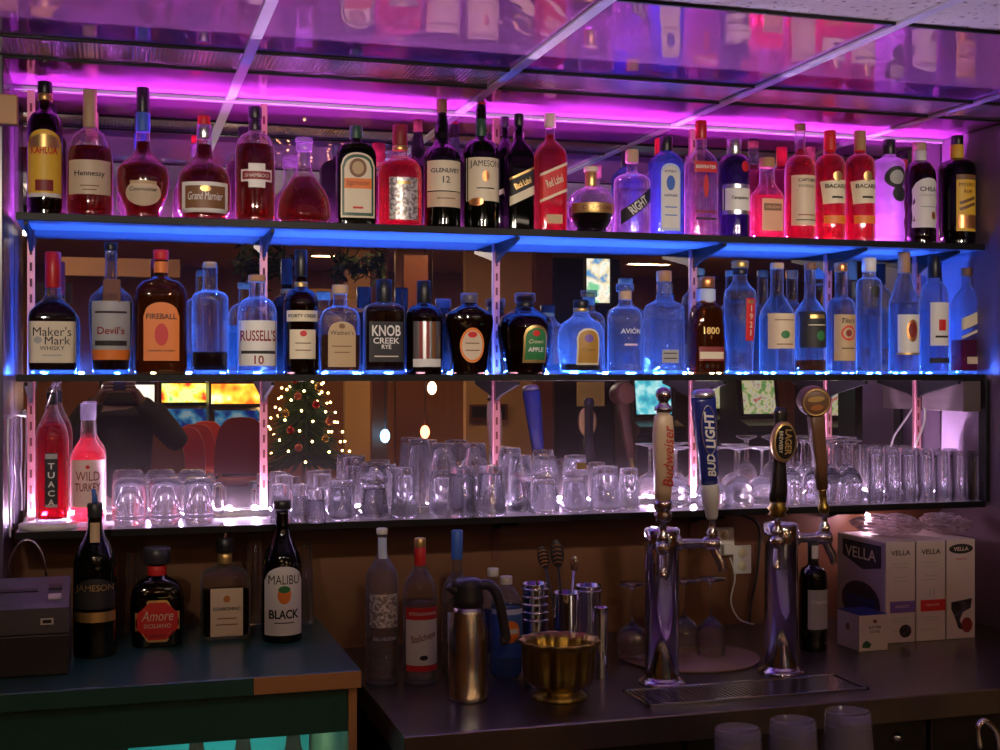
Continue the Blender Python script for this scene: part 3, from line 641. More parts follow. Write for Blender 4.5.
RK = [(341, 30, 479, -.16, 'low tumbler alone in front, leftmost of the tumblers'), (404, 27, 467, -.15, 'ribbed tumbler standing alone right of the first stack'),
      (462, 31, 466, -.175, 'front tumbler, left of the pair before the tallest stacks'), (491, 31, 465, -.175, 'front tumbler, right of the pair before the tallest stacks'),
      (605, 32, 466, -.15, 'wide tumbler near the right end of the tumbler group'), (629, 22, 468, -.12, 'slim tumbler at the right end beside the first beer handle'),
      (353, 24, 457, -.05, 'tumbler near the mirror behind the leftmost front one')]
for px, w, top, y, lab in RK: drink('rocks', px, w, top, y, 'upside-down ' + lab, 'glass', gr)
SK = [(374, 30, 462, -.14, 'first stack of two tumblers'), (443, 30, 443, -.09, 'tall stack left of the pink strip'), (474, 30, 443, -.09, 'tall stack right under the pink strip'),
      (521, 26, 455, -.09, 'stack just right of the second pink strip'), (545, 29, 456, -.16, 'front stack in the middle of the shelf'), (575, 28, 455, -.13, 'stack with a small gold sticker')]
for px, w, top, y, lab in SK:
    d = depth_at(px, y); H = (zw(top, d) - Z_LOW); lo = H * .62
    o, W, _ = drink('rocks', px, w, 0, y, 'upside-down lower tumbler of the ' + lab, 'glass', gr, h=lo)
    # the upper one sits over the foot of the lower one
    o2, W2, H2 = drink('rocks', px, w * .94, 0, y, 'upside-down top tumbler of the ' + lab, 'glass', gr, zb=Z_LOW + lo * 1.0, h=H - lo)
    if px == 575:
        st = patch_geo('rect', .4, .3)
        mk('sticker', [(x, -.47 - .0, .52 + z) for x, z in st[0]], st[1], M['gold'], o2)
gp = 'pint glasses by the mirror'
for px, top, lab in ((419, 439, 'upside-down pint glass by the mirror behind the tall stacks'), (386, 464, 'upside-down pint glass by the mirror behind the first stack'), (510, 448, 'upside-down pint glass by the mirror right of the second pink strip')):
    drink('pint', px, 30, top, -.046, lab, 'pint glass', gp)
gw = 'stemmed glasses upside down behind the beer handles'
for px, y, lab in ((676, -.09, 'upside-down wine glass between the cream and blue beer handles'), (711, -.12, 'upside-down wine glass right of the blue beer handle'),
                   (739, -.13, 'upside-down wine glass left of the oval beer handle'), (762, -.08, 'upside-down wine glass half hidden by the oval beer handle')):
    drink('wine', px, 34, 447, y, lab, 'wine glass', gw)
gg = 'goblets upside down on the bottom shelf'
for px, y, lab in ((791, -.13, 'upside-down goblet left of the round beer handle, in front'), (814, -.12, 'upside-down goblet right behind the round beer handle shaft'), (851, -.15, 'upside-down goblet beside the straight glasses, in front'),
                   (832, -.155, 'upside-down goblet second from the straight glasses, in front'), (803, -.05, 'upside-down goblet by the mirror behind the round handle'), (826, -.045, 'upside-down goblet by the mirror in the middle of the goblets'), (846, -.045, 'upside-down goblet by the mirror beside the straight glasses')):
    drink('goblet', px, 24, 437 + (3 if y < -.1 else 0), y, lab, 'goblet', gg)
gh = 'straight glasses at the right end of the bottom shelf'
for i in range(7):
    drink('highball', 876 + i * 16.2, 15.5, 449 + .4 * i, -.165, 'tall straight clear glass upside down in the front row at the shelf right end', 'glass', gh)
for i in range(6):
    drink('highball', 874 + i * 15.2, 15, 447 + .3 * i, -.09, 'tall straight clear glass upside down in the back row at the shelf right end', 'glass', gh)

# ================================================================== SHELVES, METAL STRIPS, LED STRIPS
M['laminate'] = pbr('laminate', (.006, .0055, .006), rough=.45, spec=.2)
M['shelf_under'] = pbr('shelf_under', (.30, .27, .32), rough=.5)
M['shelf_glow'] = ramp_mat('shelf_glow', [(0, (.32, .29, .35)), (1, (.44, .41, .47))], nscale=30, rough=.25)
def shelf(z, th, label, y0=-.21, top=None):
    s = thing('wall_shelf', label, 'shelf', ((SX0 + SX1) / 2, y0 / 2, z - th))
    hx = (SX1 - SX0) / 2; hy = -y0 / 2
    MB().b2(-hx, hx, -hy + .004, hy - .002, .0015, th, 0).build('board', top or M['laminate'], s)
    MB().b2(-hx, hx, -hy - .001, -hy + .004, 0, th, .001).build('front_edge', M['laminate'], s)
    MB().b2(-hx + .002, hx - .002, -hy + .004, hy - .002, 0, .0015).build('underside', M['shelf_under'], s)
    return s
shelf(Z_TOP, .017, 'long black-edged top shelf with pale underside glowing blue, carrying coloured bottles')
shelf(Z_MID, .016, 'long black middle shelf at eye level with blue lit bottles')
shelf(Z_LOW, .017, 'long pale bottom shelf with black edge carrying upside-down glasses', top=M['shelf_glow'])
def led_strip(z, col, strength, label, n=46, y=-.022, up=0.):
    t = thing('led_strip', label, 'led strip', ((SX0 + SX1) / 2, y, z))
    hx = (SX1 - SX0) / 2 - .03
    MB().b2(-hx, hx, -.006, .006, up, up + .0015).build('tape', M['white_plastic'], t)
    if up: MB().b2(-hx, hx, -.004, .006, 0, up).build('led_riser', M['silver'], t)  # added riser that lifts the LEDs so they light the shelf top
    em = emit('led_' + label.split()[0], col, strength)
    me = None
    for i in range(n):
        if me is None:
            o = MB().box((0, 0, 0), (.010, .007, .004), None, .001).build('led', em, t); me = o.data
        else:
            o = bpy.data.objects.new('led', me); link(o, t)
        o.location = (-hx + .02 + (2 * hx - .04) * i / (n - 1), 0, up + .0036)
    return t
LED_K = 1.0; BAR_FILL = 6.; LAMP_B = 85.; SPOT = 58.
led_strip(Z_TOP, (.80, .12, .98), 2900 * LED_K, 'magenta LED strip along the back of the top shelf')
led_strip(Z_MID, (.03, .15, 1.), 5000 * LED_K, 'blue LED strip along the back of the middle shelf', 30)
led_strip(Z_LOW, (.88, .62, 1.), 4400 * LED_K, 'white LED strip along the back of the bottom shelf', 40, up=.016)
ordn = ['leftmost, at the shelf ends', 'right of the glass mugs', 'above the tall tumbler stacks', 'behind the blue beer handle', 'behind the goblets', 'rightmost, beside the hanging white cord']
for X, w in zip((-.192, .358, .966, 1.534, 1.955, 2.248), ordn):
    t = thing('shelf_standard', 'slotted pink metal shelf strip on the mirror, ' + w, 'shelf strip', (X, 0, Z_LOW), group='slotted strips on the mirror')
    MB().b2(-.0085, .0085, -.009, -.001, .001, Z_CEIL - Z_LOW - .003).build('channel', M['standard'], t)
    b = MB(); n = 26
    for i in range(n):
        zz = .03 + i * .038
        if zz < Z_CEIL - Z_LOW - .04: b.b2(-.0028, .0028, -.0096, -.0088, zz, zz + .02)
    b.build('slots', M['slot'], t)
    for zs in (Z_TOP - .017 - Z_LOW, Z_MID - .016 - Z_LOW):
        o = mk('bracket', [(sx, y, z) for sx in (-.004, .004) for y, z in ((-.010, zs - .002), (-.200, zs - .002), (-.200, zs - .010), (-.040, zs - .040), (-.010, zs - .052))],
               [[4, 3, 2, 1, 0], [5, 6, 7, 8, 9]] + [[i, (i + 1) % 5, 5 + (i + 1) % 5, 5 + i] for i in range(5)], M['laminate'], t, False)

# ================================================================== ROOM SHELL
def struct(o): o['kind'] = 'structure'; return o
M['back_mirror'] = mirror('back_mirror', (.74, .70, .70), .004, .02, (.3, .25, .25))
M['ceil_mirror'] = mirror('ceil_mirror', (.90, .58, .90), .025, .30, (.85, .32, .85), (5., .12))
M['tbar'] = pbr('tbar', (.72, .70, .78), rough=.35)
M['ribbed'] = ramp_mat('ribbed', [(0, (.70, .68, .72)), (.3, (.88, .86, .90)), (1, (.92, .90, .94))], scale=(1, .02, 1), nscale=32, detail=0., rough=.24, metal=.85, kind='wave', bump=.10)
M['acoustic'] = ramp_mat('acoustic', [(.30, (.30, .26, .22)), (.38, (.78, .73, .68)), (1, (.86, .80, .75))], nscale=70, detail=2., rough=.9, bump=.4)
M['wood_panel'] = ramp_mat('wood_panel', [(0, (.11, .040, .018)), (.5, (.17, .068, .03)), (1, (.23, .10, .045))], scale=(1, 6, .6), nscale=5, rough=.45)
M['dark_wood'] = ramp_mat('dark_wood', [(0, (.05, .035, .04)), (.5, (.10, .07, .075)), (1, (.15, .11, .11))], scale=(.6, 1, 9), nscale=6, rough=.55)
M['wall_lacquer'] = pbr('wall_lacquer', (.20, .14, .20), rough=.35, bump=(4, .1))
M['post_lacquer'] = pbr('post_lacquer', (.10, .08, .12), rough=.25)
struct(MB().b2(SX0 - .03, 2.33, 0, .004, Z_LOW - .017, Z_CEIL).build('wall_back', M['back_mirror']))
struct(MB().b2(-1.6, 2.5, 0, .05, 0, Z_LOW - .017).build('wall_back.001', M['wood_panel']))
struct(MB().b2(-1.6, 2.5, .006, .05, Z_LOW - .017, Z_CEIL + .3).build('wall_back.002', M['dark_wood']))
struct(MB().b2(-.70, -.230, -.32, -.001, Z_GREEN, Z_CEIL, .003).build('wall_left', M['post_lacquer']))
struct(MB().b2(2.331, 2.45, -.42, -.001, 0, Z_CEIL, .002).build('wall_right', M['wall_lacquer']))
struct(MB().b2(2.318, 2.33, -.225, -.19, Z_LOW, Z_MID - .017, .002).build('trim_1', M['laminate']))
# mirrored ceiling over the back bar, its bars, the ribbed strip and the row of speckled tiles
def ceil_slab(nm, y0, y1, z, mat, x0=-1.6, x1=11.): return struct(MB().b2(x0, x1, y0, y1, z, z + .012).build(nm, mat))
xb = [-.335, .275, .865, 1.475, 2.084, 2.69]
edges = [-.94] + xb + [3.3]
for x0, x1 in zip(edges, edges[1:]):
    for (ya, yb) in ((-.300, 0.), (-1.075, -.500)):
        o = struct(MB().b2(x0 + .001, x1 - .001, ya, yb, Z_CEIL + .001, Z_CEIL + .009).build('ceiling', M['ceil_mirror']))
        o.rotation_euler = (0, 0, 0)
    struct(MB().b2(x0 + .012, x1 - .012, -.490, -.312, Z_CEIL + .001, Z_CEIL + .007).build('ceiling', M['ribbed']))
    for i in range(4):
        y1 = -1.085 - .61 * i
        struct(MB().b2(x0 + .001, x1 - .001, y1 - .609, y1, Z_CEIL + .001, Z_CEIL + .012).build('ceiling', M['acoustic'] if i < 1 else M.setdefault('room_tile', ramp_mat('room_tile', [(0, (.38, .21, .12)), (1, (.62, .40, .25))], nscale=9, rough=.32, bump=.5))))
nt_ = 1
def trim(b, mat):
    global nt_
    nt_ += 1; return struct(b.build('trim_%d' % nt_, mat))
for x in xb: trim(MB().b2(x - .012, x + .012, -2.9, -.001, Z_CEIL - .006, Z_CEIL, .001), M['tbar'])
for y in (-.306, -.495, -1.08): trim(MB().b2(-1.6, 3.3, y - .005, y + .005, Z_CEIL - .005, Z_CEIL + .0005, .001), M['laminate'])
trim(MB().b2(-.94, 2.33, -.013, -.0005, Z_CEIL - .010, Z_CEIL - .0005, .001), M['tbar'])
Z_ROOM = 3.0
ceil_slab('ceiling', -14.2, -3.53, Z_ROOM, M['room_tile'], -4, 12)
struct(MB().b2(-4, 12, -3.55, -3.531, Z_CEIL - .01, Z_ROOM).build('trim_%d' % (nt_ + 1), M['dark_wood'])); nt_ += 1
ceil_slab('ceiling', -3.53, -.42, Z_CEIL + .001, M['room_tile'], -4, -.945); ceil_slab('ceiling', -3.53, -.42, Z_CEIL + .001, M['room_tile'], 3.305, 12)
M['carpet'] = ramp_mat('carpet', [(0, (.05, .02, .02)), (.5, (.10, .04, .04)), (1, (.16, .08, .05))], nscale=14, rough=.95)
M['room_wall'] = ramp_mat('room_wall', [(0, (.26, .11, .05)), (1, (.40, .19, .09))], scale=(3, 3, .5), nscale=3, rough=.6)
struct(MB().b2(-4, 12, -14.2, .05, -.05, 0).build('floor', M['carpet']))
struct(MB().b2(-4, 12, -14.3, -14.2, 0, 3.0).build('wall_front', M['room_wall']))
struct(MB().b2(-4.1, -4, -14.2, -.3, 0, 3.0).build('wall_left.001', M['room_wall'])); struct(MB().b2(12, 12.1, -14.2, -.3, 0, 3.0).build('wall_right.001', M['room_wall']))
struct(MB().b2(2.452, 12, -.42, -.3, 0, 2.5).build('wall_back.003', M['room_wall'])); struct(MB().b2(-4, -1.605, -.3, -.2, 0, 2.5).build('wall_back.004', M['room_wall']))

# ================================================================== COUNTERS
M['teal_lam'] = ramp_mat('teal_lam', [(0, (.012, .075, .065)), (1, (.025, .12, .10))], nscale=40, rough=.28)
M['oak_edge'] = ramp_mat('oak_edge', [(0, (.42, .20, .07)), (1, (.60, .32, .13))], scale=(1, 6, 6), nscale=6, rough=.5)
M['counter_steel'] = ramp_mat('counter_steel', [(0, (.13, .115, .11)), (1, (.22, .195, .185))], scale=(1, 14, 1), nscale=8, rough=.28, metal=.9)
M['black_panel'] = pbr('black_panel', (.014, .013, .013), rough=.4)
GX = .49
t = thing('bar_counter', 'dark teal bar counter with a bare wood corner edge, lower left', 'counter', (-.55, -.32, 0))
def at0(b, t): return b.xf(Matrix.Translation(-Vector(t.location)))
at0(MB().b2(-1.6, GX, -.63, -.002, Z_GREEN - .030, Z_GREEN, .002), t).build('countertop', M['teal_lam'], t)
at0(MB().b2(-1.6, .268, -.634, -.630, Z_GREEN - .036, Z_GREEN - .001, .001), t).build('edge_band', M['teal_lam'], t)
at0(MB().b2(.270, GX, -.633, -.630, Z_GREEN - .036, Z_GREEN - .001, .001), t).build('wood_edge', M['oak_edge'], t)
at0(MB().b2(-1.6, .475, -.60, -.585, .852, Z_GREEN - .031, .001), t).build('front_panel', M['teal_lam'], t)
at0(MB().b2(.468, .486, -.605, -.02, 0, Z_GREEN - .031, .001), t).build('side_panel', M['oak_edge'], t)
at0(MB().b2(-1.6, .02, -.60, -.585, 0, .851, .001), t).build('front_panel', M['teal_lam'], t)
# lit bottle cooler under the teal counter
M['cooler_back'] = pbr('cooler_back', (.10, .62, .60), rough=.5)
t = thing('bottle_cooler', 'teal-lit glass-front bottle cooler built in under the teal counter', 'cooler', (.24, -.35, .3))
at0(MB().b2(.03, .46, -.08, -.06, .3, .85), t).build('back_panel', M['cooler_back'], t)
at0(MB().b2(.03, .46, -.58, -.08, .30, .32), t).build('base', M['cooler_back'], t)
at0(MB().b2(.03, .46, -.44, -.09, .60, .61), t).build('rack', M['chrome'], t)
at0(MB().b2(.05, .44, -.30, -.26, .838, .848, .002), t).build('light_tube', emit('cooler_tube', (.35, 1., .85), 14.), t)
at0(MB().b2(.03, .46, -.582, -.578, .30, .85), t).build('glass_door', G['pet'], t)
for i, (X, capm) in enumerate(((.17, 'red'), (.27, 'orange'), (.38, 'white_plastic'))):
    q = thing('beer_bottle', ('beer bottle with red cap in the lit cooler', 'beer bottle with orange cap in the lit cooler', 'beer bottle with white cap in the lit cooler')[i], 'bottle', (X, -.40, .611), 0, 'bottles in the cooler')
    MB().lathe([(0, .028), (.004, .030), (.12, .030), (.16, .018), (.20, .013), (.215, .013)], 20).build('glass_body', G['whiskey'], q)
    MB().lathe([(.208, .0145), (.222, .0145), (.224, .012)], 18).build('cap', M[capm], q)
# steel counter
t = thing('steel_counter', 'long dark stainless steel back counter carrying the beer taps', 'counter', (1.43, -.42, 0))
at0(MB().b2(.535, 2.329, -.84, -.002, Z_STEEL - .006, Z_STEEL, .001), t).build('countertop', M['counter_steel'], t)
at0(MB().b2(.535, 2.329, -.845, -.840, Z_STEEL - .055, Z_STEEL - .0005, .002), t).build('front_edge', M['counter_steel'], t)
at0(MB().b2(.535, .540, -.84, -.002, Z_STEEL - .055, Z_STEEL - .007), t).build('side_edge', M['counter_steel'], t)
for i in range(3):
    x0 = .56 + i * .59
    q = at0(MB().b2(x0, x0 + .58, -.80, -.78, .08, Z_STEEL - .06, .004), t).build('cabinet_door', M['black_panel'], t)
    MB().lathe([(-.016, .007), (-.010, .009), (-.008, .013), (0, .013)], 20, c=(x0 + .50 - t.location.x, -.80 - t.location.y, Z_STEEL - .10), axis='y').build('latch', M['chrome'], q)
at0(MB().b2(.56, 2.329, -.74, -.02, .0005, Z_STEEL - .06), t).build('cabinet_body', M['black_panel'], t)
# drip tray
DX0, DX1, DY0, DY1 = 1.07, 1.60, -.775, -.635
t = thing('drip_tray', 'steel drip tray with slotted grill in front of the beer towers', 'drip tray', ((DX0 + DX1) / 2, (DY0 + DY1) / 2, Z_STEEL))
b = MB(); hx = (DX1 - DX0) / 2; hy = (DY1 - DY0) / 2
for y0, y1 in ((-hy, -hy + .008), (hy - .008, hy)): b.b2(-hx, hx, y0, y1, .0005, .007, .001)
for x0, x1 in ((-hx, -hx + .008), (hx - .008, hx)): b.b2(x0, x1, -hy, hy, .0005, .007, .001)
b.build('rim', M['chrome'], t)
MB().b2(-hx + .008, hx - .008, -hy + .008, hy - .008, .0005, .0015).build('pan', M['black_panel'], t)
b = MB()
for i in range(46):
    xx = -hx + .02 + i * (2 * hx - .04) / 45
    b.b2(xx - .004, xx + .004, -hy + .009, hy - .009, .003, .005)
b.build('grill', M['steel'], t)

# ================================================================== BEER TOWERS
M['handle_cream'] = pbr('handle_cream', (.72, .52, .34), rough=.35, coat=.3); M['handle_blue'] = pbr('handle_blue', (.02, .03, .22), rough=.25, coat=.4)
M['handle_black'] = pbr('handle_black', (.02, .015, .015), rough=.25, coat=.4); M['handle_wood'] = ramp_mat('handle_wood', [(0, (.10, .045, .025)), (1, (.22, .10, .05))], scale=(8, 8, 1), nscale=9, rough=.4)
def tower(px, y, topy, label, specs):
    d = depth_at(px, y); X = xw(px, y); H = zw(topy, d) - Z_STEEL; r = .039
    t = thing('beer_tower', label, 'beer tap', (X, y, Z_STEEL), 0, 'chrome beer towers')
    MB().lathe([(.009, r), (H - .052, r), (H - .050, r + .0015), (H - .004, r + .0015), (H, r - .003)], 40).build('column', M['chrome'], t)
    MB().lathe([(.0005, .054), (.005, .054), (.009, .048), (.012, r + .002), (.016, r + .002)], 40).build('base_flange', M['chrome'], t)
    zf = H - .035
    for (az, reach, kind, tilt) in specs:
        c, s = math.cos(R(az)), math.sin(R(az)); U = Vector((c, s, 0))
        p = lambda q, z: (c * q, s * q, z)
        b = MB().tube([p(r - .004, zf), p(r + .004, zf), p(r + .005, zf), p(reach - .02, zf)], [.017, .017, .011, .011], 14)
        b.tube([p(reach - .022, zf - .002), p(reach - .018, zf), p(reach + .012, zf), p(reach + .016, zf)], [.011, .0155, .0155, .010], 14)
        fa = b.build('faucet', M['chrome'], t)
        MB().tube(smooth_path([p(reach, zf - .008), p(reach + .008, zf - .025), p(reach + .018, zf - .045), p(reach + .022, zf - .062)]), [.0095] * 18 + [.0075], 12).build('spout', M['chrome'], fa)
        MB().lathe([(zf + .010, .010), (zf + .018, .013), (zf + .026, .013), (zf + .034, .008), (zf + .052, .007), (zf + .054, .011), (zf + .062, .011)], 20, c=p(reach - .002, 0)).build('lever_collar', M['chrome'], fa)
        Mt = Matrix.Translation(Vector(p(reach - .002, zf + .056))) @ Matrix.Rotation(R(tilt[1]), 4, 'X') @ Matrix.Rotation(R(tilt[0]), 4, 'Y')
        handle(kind, t, Mt)
    return t
def prism(prof, dx, dy, seg=28, n=2.6):
    """handle body: rows (z, half width, half depth) with a rounded section"""
    v = []; f = []
    for z, a, e in prof:
        for k in range(seg):
            q = 2 * PI * k / seg; c, s = math.cos(q), math.sin(q)
            v.append((a * math.copysign(abs(c) ** (2 / n), c), e * math.copysign(abs(s) ** (2 / n), s), z))
    for i in range(len(prof) - 1):
        for k in range(seg):
            a, b = i * seg + k, i * seg + (k + 1) % seg; f.append([a, b, b + seg, a + seg])
    f.append(list(range(seg))[::-1]); f.append([(len(prof) - 1) * seg + k for k in range(seg)])
    return MB().add(v, f)
def handle(kind, t, Mt):
    rot = Matrix.Rotation(R(-90), 4, 'Y')           # lettering that reads upwards
    if kind == 'cream':
        MB().lathe([(0, .010), (.006, .018), (.02, .020), (.026, .015), (.032, .020), (.046, .021), (.05, .018)], 24).xf(Mt).build('handle_ferrule', M['chrome'], t)
        hb = prism([(.05, .017, .014), (.07, .019, .015), (.15, .023, .018), (.20, .0235, .018), (.235, .020, .016), (.242, .012, .012)], 1, 1).xf(Mt).build('tap_handle', M['handle_cream'], t)
        hb['label'] = 'cream handle with red script'
        flat_text('Budweiser', M['red'], hb, Mt @ Matrix.Translation((.004, -.0195, .150)) @ rot, .135, .024, .3, .02)
        MB().lathe([(.242, .014), (.248, .020), (.256, .020), (.262, .012), (.268, .010), (.275, .016), (.285, .018), (.295, .014), (.300, .004)], 24).xf(Mt).build('handle_finial', M['chrome'], t)
    if kind == 'blue':
        MB().lathe([(0, .011), (.006, .014), (.03, .016), (.034, .019), (.075, .021), (.08, .019)], 24).xf(Mt).build('handle_ferrule', M['white_plastic'], t)
        hb = prism([(.08, .019, .014), (.10, .020, .015), (.2, .026, .018), (.27, .029, .019), (.278, .028, .018)], 1, 1).xf(Mt).build('tap_handle', M['handle_blue'], t)
        hb['label'] = 'blue handle with white lettering'
        flat_text('BUD', M['white_paper'], hb, Mt @ Matrix.Translation((.0, -.0185, .125)) @ rot, .052, .020, .2, .03)
        flat_text('LIGHT', M['white_paper'], hb, Mt @ Matrix.Translation((.001, -.0205, .205)) @ rot, .085, .024, .2, .03)
        v, f = patch_geo('oval', .036, .115); 
        MB().tube([Mt @ Vector((.018 * math.cos(q), -.0195, .205 + .055 * math.sin(q))) for q in [2 * PI * i / 28 for i in range(28)]], .0012, 6, True).build('lettering_ring', M['silver'], hb)
        MB().lathe([(.278, .026), (.281, .028), (.290, .026), (.296, .016)], 24).xf(Mt).build('handle_finial', M['silver'], t)
    if kind == 'oval':
        MB().lathe([(0, .010), (.006, .022), (.012, .017), (.02, .024), (.028, .017), (.036, .020)], 24).xf(Mt).build('handle_ferrule', M['brass'], t)
        hb = prism([(.036, .019, .015), (.06, .021, .016), (.11, .017, .013), (.135, .014, .011), (.215, .014, .011), (.24, .017, .012), (.252, .012, .01)], 1, 1).xf(Mt).build('tap_handle', M['handle_black'], t)
        hb['label'] = 'black handle with gold-rimmed oval plate'
        v = []; f = []
        b = MB().lathe([(-.026, .0001), (-.026, .84), (-.025, .93), (-.020, 1.), (-.012, 1.), (-.010, .9), (-.010, .0001)], 36, axis='y', caps=(False, False))
        b.v = [(q[0] * .031, q[1], q[2] * .047 + .175) for q in b.v]
        pl = b.xf(Mt).build('oval_plate', M['gold'], hb)
        v, f = patch_geo('oval', .050, .078); mk('oval_face', [Mt @ Vector((x, -.0265, .175 + z)) for x, z in v], f, M['handle_black'], hb)
        flat_text('LAGER', M['gold'], hb, Mt @ Matrix.Translation((.007, -.0272, .175)) @ Matrix.Rotation(R(90), 4, 'Y'), .058, .017, 0, .03)
        flat_text('BREWERY', M['cream'], hb, Mt @ Matrix.Translation((-.012, -.0272, .175)) @ Matrix.Rotation(R(90), 4, 'Y'), .050, .009, 0, .02)
    if kind == 'keg':
        MB().lathe([(0, .009), (.008, .013), (.02, .013), (.024, .009), (.055, .0095), (.06, .012)], 24).xf(Mt).build('handle_ferrule', M['brass'], t)
        hb = prism([(.06, .012, .010), (.12, .015, .012), (.20, .018, .014), (.232, .018, .014), (.240, .010, .010)], 1, 1, n=4).xf(Mt).build('tap_handle', M['handle_wood'], t)
        hb['label'] = 'brown handle with round barrel-end top'
        K = Mt @ Matrix.Translation((0, 0, .268)) @ Matrix.Rotation(R(-16), 4, 'Z')
        MB().lathe([(-.020, .030), (-.018, .034), (-.006, .036), (.020, .036), (.032, .034), (.034, .030)], 36, axis='y').xf(K).build('barrel_end', M['handle_wood'], hb)
        MB().tube([K @ Vector((.030 * math.cos(q), -.0205, .030 * math.sin(q))) for q in [2 * PI * i / 30 for i in range(30)]], .0025, 6, True).build('barrel_hoop', M['gold'], hb)
        v, f = patch_geo('oval', .040, .013); mk('barrel_badge', [K @ Vector((x, -.0212, .008 + z)) for x, z in v], f, M['gold'], hb)
        v, f = patch_geo('octo', .030, .014); mk('barrel_badge', [K @ Vector((x, -.0212, -.012 + z)) for x, z in v], f, M['copper'], hb)
tower(662, -.58, 528, 'chrome beer tower with cream and blue tap handles', ((-112, .078, 'cream', (-1.5, 4)), (-18, .115, 'blue', (-6, 3))))
tower(781, -.56, 523, 'chrome beer tower with oval-plate and barrel-end tap handles', ((-125, .075, 'oval', (1, 2)), (-14, .105, 'keg', (-8, 4))))

# ================================================================== BOTTLES ON THE TEAL COUNTER
GG = 'bottles on the teal counter'
def K(*a, **k): return bottle(*a, zb=Z_GREEN, group=GG, **k)
r_, sh, Z, Rr = K(95, 44, 505, [(655, .97), (652, 1), (570, 1), (558, .95), (547, .76), (538, .52), (530, .38), (520, .33), (507, .31)], 'green', 'big green whiskey bottle with blue pourer tip beside the cash register',
  [('arch', .93, 576, 606, 'black_paper'), ('txt', 'JAMESON', .86, 586, 'gold', {'bold': .018, 'h': 8}), ('rect', .93, 609, 619, 'gold', {'own': True}), ('rect', .22, 522, 541, 'tan', {'own': True, 'name': 'neck_label'})],
  [(517, 503, .36, 'dark_plastic', 'pourer_stopper')], 'black_liquor', 560, y=-.32)
MB().tube([(0, 0, Z(503)), (-.001, 0, Z(496)), (-.004, -.001, Z(489))], [.0065, .0055, .004], 10).build('pourer_spout', M['blue_ink'], r_)
K(157, 55, 547, [(645, .86), (640, .93), (618, 1), (600, 1), (590, .94), (582, .74), (577, .44), (573, .32), (563, .29), (549, .28)], 'black', 'squat black amaretto bottle with red octagonal label and wide flat cap',
  [('octo', .88, 596, 641, 'gold', {}), ('octo', .81, 598.5, 638.5, 'red'), ('txt', 'Amore', .58, 613, 'beige', {'shear': .25, 'bold': .015, 'h': 10}), ('txt', 'SICILIANO', .5, 623, 'beige'), ('txt', 'AMARO', .3, 633, 'ink', {'bold': .018})],
  [(563, 547, .50, 'dark_plastic'), (575, 565, .36, 'red', 'neck_band')], 'black_liquor', 600, y=-.25, n=4, dr=.6)
r_, sh, Z, Rr = K(225, 51, 541, [(640, .97), (636, 1), (582, 1), (575, .96), (570, .80), (566, .45), (562, .28), (543, .26)], 'clear', 'square almond liqueur bottle with gold paper label and chrome pourer',
  [('rect', .66, 585, 632, 'beige'), ('txt', 'DISARONNO', .56, 605, 'ink', {'bold': .02}), ('oval', .14, 592, 599, 'copper'), ('rect', .4, 614, 615, 'brown'), ('rect', .45, 620, 621, 'brown')],
  [(563, 553, .30, 'gold', 'neck_band'), (552, 538, .36, 'black', 'pourer_stopper')], 'dark_liquor', 590, y=-.20, n=6, dr=.9)
MB().tube(smooth_path([(0, 0, Z(538)), (0, 0, Z(533)), (-.004, -.002, Z(527)), (-.010, -.006, Z(524))]), [.006] * 18 + [.004], 10).build('pourer_spout', M['chrome'], r_)
K(282, 40, 500, [(640, .96), (637, 1), (568, 1), (556, .90), (545, .66), (535, .44), (528, .36), (510, .31)], 'black', 'black coconut rum bottle with tall white arched label and palm picture',
  [('arch', .92, 564, 632, 'white_paper'), ('txt', 'MALIBU', .76, 577, 'ink', {'bold': .02, 'h': 9}), ('oval', .34, 583, 601, 'orange'), ('oval', .30, 583, 590, 'green'), ('txt', 'BLACK', .74, 611, 'ink', {'bold': .03, 'h': 9}), ('rect', .5, 619, 620, 'ink')],
  [(509, 500, .46, 'black')], 'black_liquor', 560, y=-.275)
for px, w, top, lab in ((137, 27, 545, 'clear glass standing behind the big green whiskey bottle'), (255, 20, 533, 'clear glass standing between the almond liqueur and the coconut rum'), (303, 24, 540, 'clear glass standing right behind the coconut rum')):
    drink('pint', px, w, top, -.09, lab, 'glass', 'glasses at the back of the teal counter', zb=Z_GREEN)
# cash register and basket
M['reg_front'] = pbr('reg_front', (.018, .017, .019), rough=.45)
t = thing('cash_register', 'dark grey cash register at the left end of the teal counter', 'cash register', (-.36, -.415, Z_GREEN))
w2 = .27
MB().b2(-w2, w2, -.085, .080, .0, .085, .004).build('drawer_unit', M['reg_front'], t)
mk('housing', [(sx, y, z) for sx in (-w2 + .003, w2 - .001) for y, z in ((-.085, .087), (-.085, .138), (-.06, .146), (.080, .178), (.080, .087))], [[4, 3, 2, 1, 0], [5, 6, 7, 8, 9]] + [[i, (i + 1) % 5, 5 + (i + 1) % 5, 5 + i] for i in range(5)], M['grey_plastic'], t, False)
sl = math.atan2(.032, .14)
RX = Matrix.Rotation(sl, 3, 'X')
MB().box((.12, .005, .1622), (.17, .016, .002), RX).build('paper_slot', M['black'], t)
for i in range(2): MB().box((.24, -.035 + .05 * i, .1535 + .0115 * i), (.026, .022, .005), RX, .001).build('key', M['white_plastic' if i == 0 else 'dark_plastic'], t)
MB().b2(.215, .240, -.088, -.084, .105, .118).build('badge', M['white_plastic'], t)
MB().b2(.219, .236, -.089, -.088, .108, .115).build('badge', M['reg_front'], t)
t = thing('wire_basket', 'small dark basket with chrome loop handle behind the cash register', 'basket', (xw(27, -.262), -.262, Z_GREEN))
MB().lathe([(.002, .040), (.004, .043), (.15, .052), (.156, .053), (.156, .048), (.01, .04)], 24, caps=(True, False)).build('basket_body', M['dark_plastic'], t)
